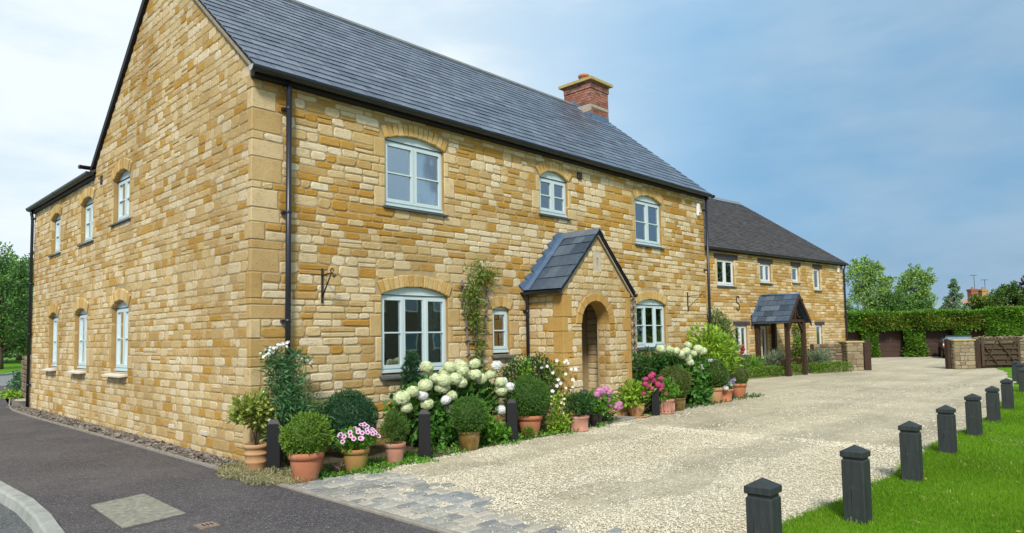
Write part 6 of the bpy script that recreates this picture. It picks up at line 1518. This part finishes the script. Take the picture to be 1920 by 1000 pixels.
# pink hydrangea
hp = [flower_head_mesh('mophead_pink', F_pink, .062, 90)]; hr = [flower_head_mesh('mophead_deep_pink', F_red, .058, 90)]
t = hydrangea('potted_hydrangea', 'pale pink mophead hydrangea in a dark pot at the porch entrance', (5.80, -1.24), [((5.85, -1.26, .42), (.34, .26, .20), 1.0)], [(5.72, .58), (5.88, .60), (5.98, .66), (6.08, .54), (5.98, .40), (6.16, .44), (6.22, .34), (6.40, .36), (6.30, .30), (5.84, .52), (5.79, .64), (6.04, .60), (6.12, .36), (6.46, .30), (6.05, .46)], L_bright, 420, .10, hm=hp, y=-1.36, cat='potted plant', dy=.06); pot(t, m_darkpot, .15, .12, .24, 'belly')
fo = Foliage(); fo.blob((6.15, -1.18, .10), (.30, .2, .10), 330, .07, .04, shell=.9, zmin=.0); fo.build('trailing_foliage', L_deep, t, 'stuff')
# deep pink hydrangea
t = hydrangea('potted_hydrangea', 'deep pink mophead hydrangea in a tan pot on a saucer right of the porch', (7.42, -1.06), [((7.38, -1.06, .50), (.46, .32, .24), .6), ((7.15, -1.1, .40), (.28, .24, .18), .25), ((7.75, -1.06, .42), (.26, .2, .18), .2)], [(7.36, .66), (7.58, .80), (7.72, .83), (7.78, .68), (7.94, .73), (7.98, .60), (7.68, .54), (7.38, .48), (7.92, .52), (8.15, .42), (7.48, .74), (7.66, .72), (7.84, .62), (7.55, .60)], L_lime, 620, .10, hm=hr, y=-1.28, cat='potted plant', dy=.06); pot(t, m_terra3, .17, .10, .27, 'belly')
m_ = MB(); m_.lathe([(0, 0), (.24, 0), (.28, .03), (.27, .035), (.23, .012), (0, .012)], (7.42, -1.06, 0), 28); m_.build('saucer', m_terra3, t)
# skimmia in ornate pot
t = plant('potted_skimmia', 'bushy green shrub in an ornate pink terracotta pot right of the porch', 8.26, -1.22); pot(t, m_terra2, .185, .165, .30, 'straight'); L_ = np.array(t.location)
m_ = MB()
for a in np.linspace(0, 6.28, 14, False): m_.bbox(L_[0] + .178 * math.cos(a) - .016, L_[0] + .178 * math.cos(a) + .016, L_[1] + .178 * math.sin(a) - .016, L_[1] + .178 * math.sin(a) + .016, .06, .22, .006)
o = m_.build('relief_ornament', m_terra2, t); o['kind'] = 'stuff'
fo = Foliage()
for c, r, n in (((8.25, -1.22, .50), (.30, .26, .22), 600), ((8.10, -1.22, .42), (.2, .2, .16), 260), ((8.42, -1.22, .44), (.2, .2, .18), 260)): fo.blob(c, r, n, .085, .034, shell=.8, lump=.2, up=.35)
fo.build('foliage', L_bright, t, 'stuff')
t = plant('potted_box_ball', 'olive box ball in a squat brown glazed pot right of the porch', 8.92, -1.08); pot(t, m_brown, .20, .165, .27, 'belly'); ball(t, (8.95, -1.08, .60), .335, L_olive, 5600, .03, lump=.07, shell=.25)
# laurel and second white hydrangea
t = plant('laurel_bush', 'broad dark laurel bush under the window right of the porch', 9.0, -.46, 'bush'); fo = Foliage()
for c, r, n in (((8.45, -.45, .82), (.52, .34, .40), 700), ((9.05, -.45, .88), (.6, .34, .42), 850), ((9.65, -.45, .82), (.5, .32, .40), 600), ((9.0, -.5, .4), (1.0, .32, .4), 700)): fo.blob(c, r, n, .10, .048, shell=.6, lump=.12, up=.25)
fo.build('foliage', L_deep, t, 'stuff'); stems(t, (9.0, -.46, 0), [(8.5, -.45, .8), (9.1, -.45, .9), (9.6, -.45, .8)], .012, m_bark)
H2 = [(9.96, 1.37), (10.22, 1.28), (10.45, 1.18), (9.7, 1.24), (9.55, 1.14), (9.86, 1.09), (9.91, .98), (9.26, 1.26), (9.05, 1.29), (8.78, 1.30), (10.80, .96), (10.98, .94), (10.90, .80), (10.62, .84), (10.55, 1.22), (9.40, 1.20), (10.1, 1.18), (10.84, .86)]
hydrangea('hydrangea', 'white mophead hydrangea to the right of the laurel bush', (10.1, -.7), [((10.0, -.62, .8), (.55, .34, .40), .35), ((10.5, -.72, .62), (.45, .34, .40), .35), ((10.25, -.85, .28), (.36, .26, .28), .25), ((9.5, -.55, .95), (.4, .25, .25), .15)], H2, L_hyd, 1500, .15, white=(10, 11, 12, 13, 17), y=-.86)
# big lime shrub, dark conifer
t = plant('lime_shrub', 'big lime green broad-leaved shrub near the far corner of the house', 11.9, -.42, 'bush'); fo = Foliage()
for c, r, n in (((11.7, -.45, 1.30), (.62, .42, .48), 620), ((12.3, -.35, 1.15), (.62, .45, .48), 560), ((11.4, -.5, .95), (.5, .36, .4), 330), ((12.0, -.5, .7), (.8, .4, .5), 520), ((12.75, -.3, .85), (.4, .3, .35), 200)): fo.blob(c, r, n, .19, .065, shell=.7, lump=.14, up=.3, tlo=.2, thi=1)
fo.build('foliage', L_lime, t, 'stuff'); stems(t, (11.9, -.42, 0), [(11.7, -.45, 1.2), (12.3, -.35, 1.1), (11.4, -.5, .9)], .014, m_bark)
t = plant('yew_bush', 'dark yew bush against the end of the big house wall', 13.1, .15, 'bush'); fo = Foliage()
for c, r, n in (((12.9, .1, 1.75), (.62, .5, .55), 2600), ((13.5, .25, 1.5), (.6, .5, .6), 2300), ((13.2, .1, 1.0), (.9, .5, .8), 2600), ((14.0, .35, 1.05), (.5, .4, .6), 1300)): fo.blob(c, r, n, .08, .022, shell=.5, lump=.14, up=.2)
fo.build('foliage', L_treedark, t, 'stuff'); mb = MB(); mb.tube([(13.1, .15, 0), (13.1, .15, 1.2)], [.06, .03], 6); mb.build('trunk', m_bark, t)
t = plant('potted_box_ball', 'tall green box dome in a tan terracotta pot at the far end of the row', 10.85, -.98); pot(t, m_terra3, .19, .15, .36, 'classic'); ball(t, (10.88, -.94, .66), .36, L_thuja, 3200, .04, lump=.06, shell=.25, zs=1.1)
t = plant('potted_violas', 'pale lilac flowers in a wide terracotta pot near the end of the row', 11.22, -1.02); pot(t, m_terra, .22, .18, .30, 'straight'); fo = Foliage(); fo.blob((11.22, -1.02, .38), (.28, .22, .14), 420, .06, .03, shell=.8, zmin=.25); fo.build('foliage', L_bright, t, 'stuff')
lm = star_mesh('viola_bloom', F_lilac, .05, 5, .2, .55)
for k in range(22): put_mesh('flower', lm, t, (11.30 + rng.normal() * .12, -1.12 + rng.normal() * .06, .44 + rng.normal() * .045), (rng.uniform(.5, 1.5), 0, rng.uniform(0, 6.28)))
put_mesh('flower_head', hw_, t, (10.98, -1.2, .34), scale=.8)
t = plant('potted_shrub', 'small green shrub in the last terracotta pot of the row', 12.33, -.86); pot(t, m_terra, .20, .155, .36, 'classic'); ball(t, (12.33, -.86, .52), .26, L_olive, 1500, .045, lump=.15, shell=.4, zs=.95)
t = plant('rose_bush', 'slender rose with red blooms before the far house window', 15.35, .5, 'rose'); fo = Foliage(); fo.blob((15.3, .5, .65), (.34, .3, .45), 420, .09, .05, shell=.9, lump=.2); fo.build('foliage', L_treedark, t, 'stuff')
rm = [flower_head_mesh('rose_bloom', F_rose, .075, 50)]
for x, z in ((15.25, 1.20), (15.38, 1.05), (15.45, 1.12), (15.2, 1.02), (15.36, 1.22)): put_mesh('flower_head', rm[0], t, (x, .45, z), scale=.9)
stems(t, (15.35, .5, 0), [(15.25, .47, 1.18), (15.42, .47, 1.08), (15.36, .47, 1.2)], .008)

# trellises
def trellis(label, P0, P1, Q0, Q1, rungs, w=.035, y=-.035):
    t = thing('trellis', label, 'trellis', (P0[0], y, 0))
    for a, b in ((P0, P1), (Q0, Q1)): mb = MB(); mb.beam((a[0], y - .012, a[1]), (b[0], y - .012, b[1]), .018, w, (0, 1, 0)); mb.build('upright', m_trellis, t)
    for k in range(rungs):
        f = (k + .6) / rungs; a = np.array(P0) + (np.array(P1) - np.array(P0)) * f; b = np.array(Q0) + (np.array(Q1) - np.array(Q0)) * f
        mb = MB(); mb.beam((a[0] - .07, y - .033, a[1]), (b[0] + .07, y - .033, b[1] + rng.uniform(-.01, .01)), .016, w * 1.2, (0, 1, 0)); mb.build('rung', m_trellis, t)
    return t
trellis('fan-shaped grey wooden trellis behind the climber by the wide window', (3.94, .75), (3.74, 2.62), (4.14, .75), (4.36, 2.55), 8)
trellis('narrow grey ladder trellis between porch and window', (8.84, 1.15), (8.80, 2.55), (8.98, 1.15), (8.96, 2.55), 7)
t = plant('wall_climber', 'light green climber scrambling up the grey trellis', 4.05, -.15, 'climber'); fo = Foliage()
for c, r, n in (((4.12, -.13, 2.72), (.28, .12, .26), 300), ((3.95, -.12, 2.35), (.25, .1, .3), 300), ((3.98, -.12, 1.95), (.20, .1, .3), 240), ((4.05, -.12, 1.5), (.12, .08, .3), 90), ((4.02, -.12, 1.15), (.13, .08, .2), 90), ((4.35, -.12, 2.75), (.22, .08, .1), 90), ((3.72, -.12, 2.3), (.1, .06, .3), 60)): fo.blob(c, r, n, .085, .030, shell=.95, lump=.3, up=-.1, rand=1.2)
fo.build('foliage', L_climb, t, 'stuff')
mb = MB(); mb.tube([(4.05, -.1, 0), (4.02, -.09, .8), (4.0, -.09, 1.5), (4.05, -.09, 2.2), (4.15, -.09, 2.8)], [.022, .02, .016, .012, .005], 6); mb.tube([(4.08, -.1, 0), (4.12, -.09, .9), (3.95, -.09, 1.8), (3.85, -.09, 2.5)], [.02, .018, .012, .005], 6); mb.build('stem', m_bark, t)

# ground cover at the foot of the wall
def cover(name, xr, yr, n, L, W, mat, h, f=None, kind='stuff'):
    x = rng.uniform(*xr, n); y = rng.uniform(*yr, n)
    if f is not None: m = f(x, y); x, y = x[m], y[m]
    n = len(x); z = h * rng.random(n) ** 1.5 * (.6 + .4 * np.sin(x * 9) * np.sin(y * 8)); fo = Foliage()
    fo.put(np.stack([x, y, z], 1), rng.normal(size=(n, 3)) * .8 + np.array([0, 0, .5]), rng.normal(size=(n, 3)), L * rng.uniform(.6, 1.3, n), W, rng.random(n)); return fo.build(name, mat, None, kind)
cover('dry_ground_cover', (-.62, .15), (-1.75, .35), 6500, .05, .009, L_dry, .10, lambda x, y: ((x + .18) / .42 + .10 * np.sin(y * 9)) ** 2 + ((y + .75) / .92) ** 2 < 1)
cover('ground_weeds', (.05, 1.75), (-1.95, -1.05), 2600, .045, .026, L_bright, .07, lambda x, y: y > -1.72 + .10 * np.sin(x * 6))
cover('ground_weeds', (1.4, 6.0), (-1.62, -.9), 1500, .05, .03, L_bright, .07, lambda x, y: y > -1.5 + .10 * np.sin(x * 5))
cover('ground_weeds', (7.4, 13.2), (-1.25, -.6), 1100, .06, .035, L_deep, .08)
cover('wall_foot_weeds', (.2, .75), (16.6, 18.6), 420, .10, .06, L_lime, .22)
t = plant('wall_foot_shrub', 'leafy shrub with yellow flowers at the far end of the rubble wall', .95, 19.0, 'shrub'); fo = Foliage()
for c, r, n in (((.92, 18.9, .28), (.26, .3, .30), 330), ((1.02, 19.1, .55), (.2, .25, .25), 200)): fo.blob(c, r, n, .11, .06, shell=.85, lump=.25)
fo.build('foliage', L_sweet, t, 'stuff')
for p in ((.9, 18.7, .74), (1.05, 18.8, .82), (.98, 18.6, .62)): put_mesh('flower', cm, t, p, scale=2.0)
poly_sheet('planting_bed', [(-.02, -1.5), (.9, -1.58), (2.5, -1.42), (5.0, -1.38), (5.4, -1.1), (5.4, -.0), (-.02, 0)], .010, m_earth)
poly_sheet('planting_bed', [(7.6, -.9), (9, -1.0), (12.6, -.8), (13.8, 0), (7.6, 0)], .010, m_earth)
t = thing('dead_root', 'dead woody root stub beside the terracotta pot', 'root', (.42, -1.45, 0)); mb = MB()
for k in range(7): mb.tube([(.42, -1.45, .0), (.42 + rng.normal() * .05, -1.45 + rng.normal() * .04, .07), (.44 + rng.normal() * .09, -1.45 + rng.normal() * .05, rng.uniform(.10, .17))], [.018, .012, .004], 5)
mb.build('twigs', m_dried, t)

# beds before the far house
def low_hedge(label, P, w, h, mat, n, leaf=.055):
    P = [np.array(p, float) for p in P]; t = thing('low_hedge', label, 'hedge', (*P[0], 0), 'low box hedges before the far house'); fo = Foliage()
    for a, b in zip(P[:-1], P[1:]):
        L = np.linalg.norm(b - a); d = (b - a) / L; m = int(n * L); u = rng.uniform(0, L, m); ang = rng.uniform(0, math.pi, m); k = rng.uniform(.8, 1.05, m)
        sd = np.array([-d[1], d[0]]); off = np.clip(np.cos(ang) * 1.35, -1, 1) * w / 2 * k; z = np.clip(np.sin(ang) * 1.3, 0, 1) * h * k
        C = np.stack([a[0] + d[0] * u + sd[0] * off, a[1] + d[1] * u + sd[1] * off, z], 1); O = np.stack([sd[0] * off, sd[1] * off, z * .6], 1); fo.put(C, unit(O) + rng.normal(size=(m, 3)) * .6, O + rng.normal(size=(m, 3)) * .1, leaf * rng.uniform(.6, 1.3, m), leaf * .6, rng.random(m))
    fo.build('foliage', mat, t, 'stuff'); return t
low_hedge('low clipped box hedge left of the far porch', [(18.2, 2.7), (18.9, 2.25), (22.35, 1.60)], .5, .36, L_boxfresh, 1600)
low_hedge('low clipped box hedge between far porch and left pier', [(22.95, 1.45), (25.3, .72)], .5, .36, L_boxfresh, 1600)
for lab, c, r, m, n in (('silvery lavender clump left of the far porch', (21.5, 2.0, .48), (.9, .35, .42), L_lav, 1700), ('green leafy clump in the bed left of the far porch', (20.1, 2.35, .42), (.7, .4, .34), L_bright, 900), ('bluish lavender clump right of the far porch', (24.4, 1.5, .48), (.9, .4, .44), L_lav, 1700), ('grey leaved sage mound at the left end of the far bed', (18.6, 2.8, .28), (.5, .35, .25), L_lav, 700)):
    t = plant('bed_plant', lab, c[0], c[1], 'plant'); fo = Foliage(); fo.blob(c, r, n, .16, .03, shell=.9, lump=.2, up=.9, zmin=.02); fo.build('foliage', m, t, 'stuff')
t = plant('climbing_rose', 'climbing rose with pale pink blooms right of the far porch', 23.9, 1.95, 'rose'); fo = Foliage()
for c, r, n in (((23.9, 2.0, .7), (.4, .3, .5), 420), ((24.2, 2.1, 1.2), (.3, .2, .4), 200), ((24.1, 2.15, 1.75), (.28, .15, .25), 120), ((23.6, 2.0, 1.2), (.15, .12, .5), 90)): fo.blob(c, r, n, .13, .075, shell=.95, lump=.3)
fo.build('foliage', L_climb, t, 'stuff'); stems(t, (23.9, 2.0, 0), [(24.2, 2.1, 1.3), (24.1, 2.15, 1.9), (23.6, 2.0, 1.6)], .012)
for p in ((23.75, 1.75, .60), (24.05, 1.75, .52), (24.5, 1.7, .58)): put_mesh('flower_head', hp[0], t, p, scale=1.1)

# small litter on lawn and drive
fo = Foliage(); n = 90; x = rng.uniform(1.5, 9, n); y = rng.uniform(-8.6, -6.7, n)
fo.put(np.stack([x, y, np.full(n, .045)], 1), rng.normal(size=(n, 3)) * np.array([1, 1, .2]), rng.normal(size=(n, 3)) * .3 + np.array([0, 0, 1]), .05 * rng.uniform(.5, 1.2, n), .028, rng.random(n)); fo.build('fallen_leaves', leaf_mat('fallen_leaf', (.16, .09, .03), (.34, .24, .08)), None, 'stuff')
fo = Foliage(); n = 2600; x = rng.uniform(1.2, 8, n); y = np.array([ly(v) for v in x]) - 2.6 * rng.random(n) ** 1.1
c = np.sin(x * 2.9 + 1) * np.sin(y * 3.7) > .25; x, y = x[c], y[c]; n = len(x)
fo.put(np.stack([x, y, np.full(n, .02)], 1), rng.normal(size=(n, 3)) * .8 + np.array([0, 0, .8]), rng.normal(size=(n, 3)), .05 * rng.uniform(.6, 1.3, n), .006, rng.random(n)); fo.build('dry_grass', leaf_mat('dry_blade', (.30, .27, .08), (.46, .42, .16)), None, 'stuff')
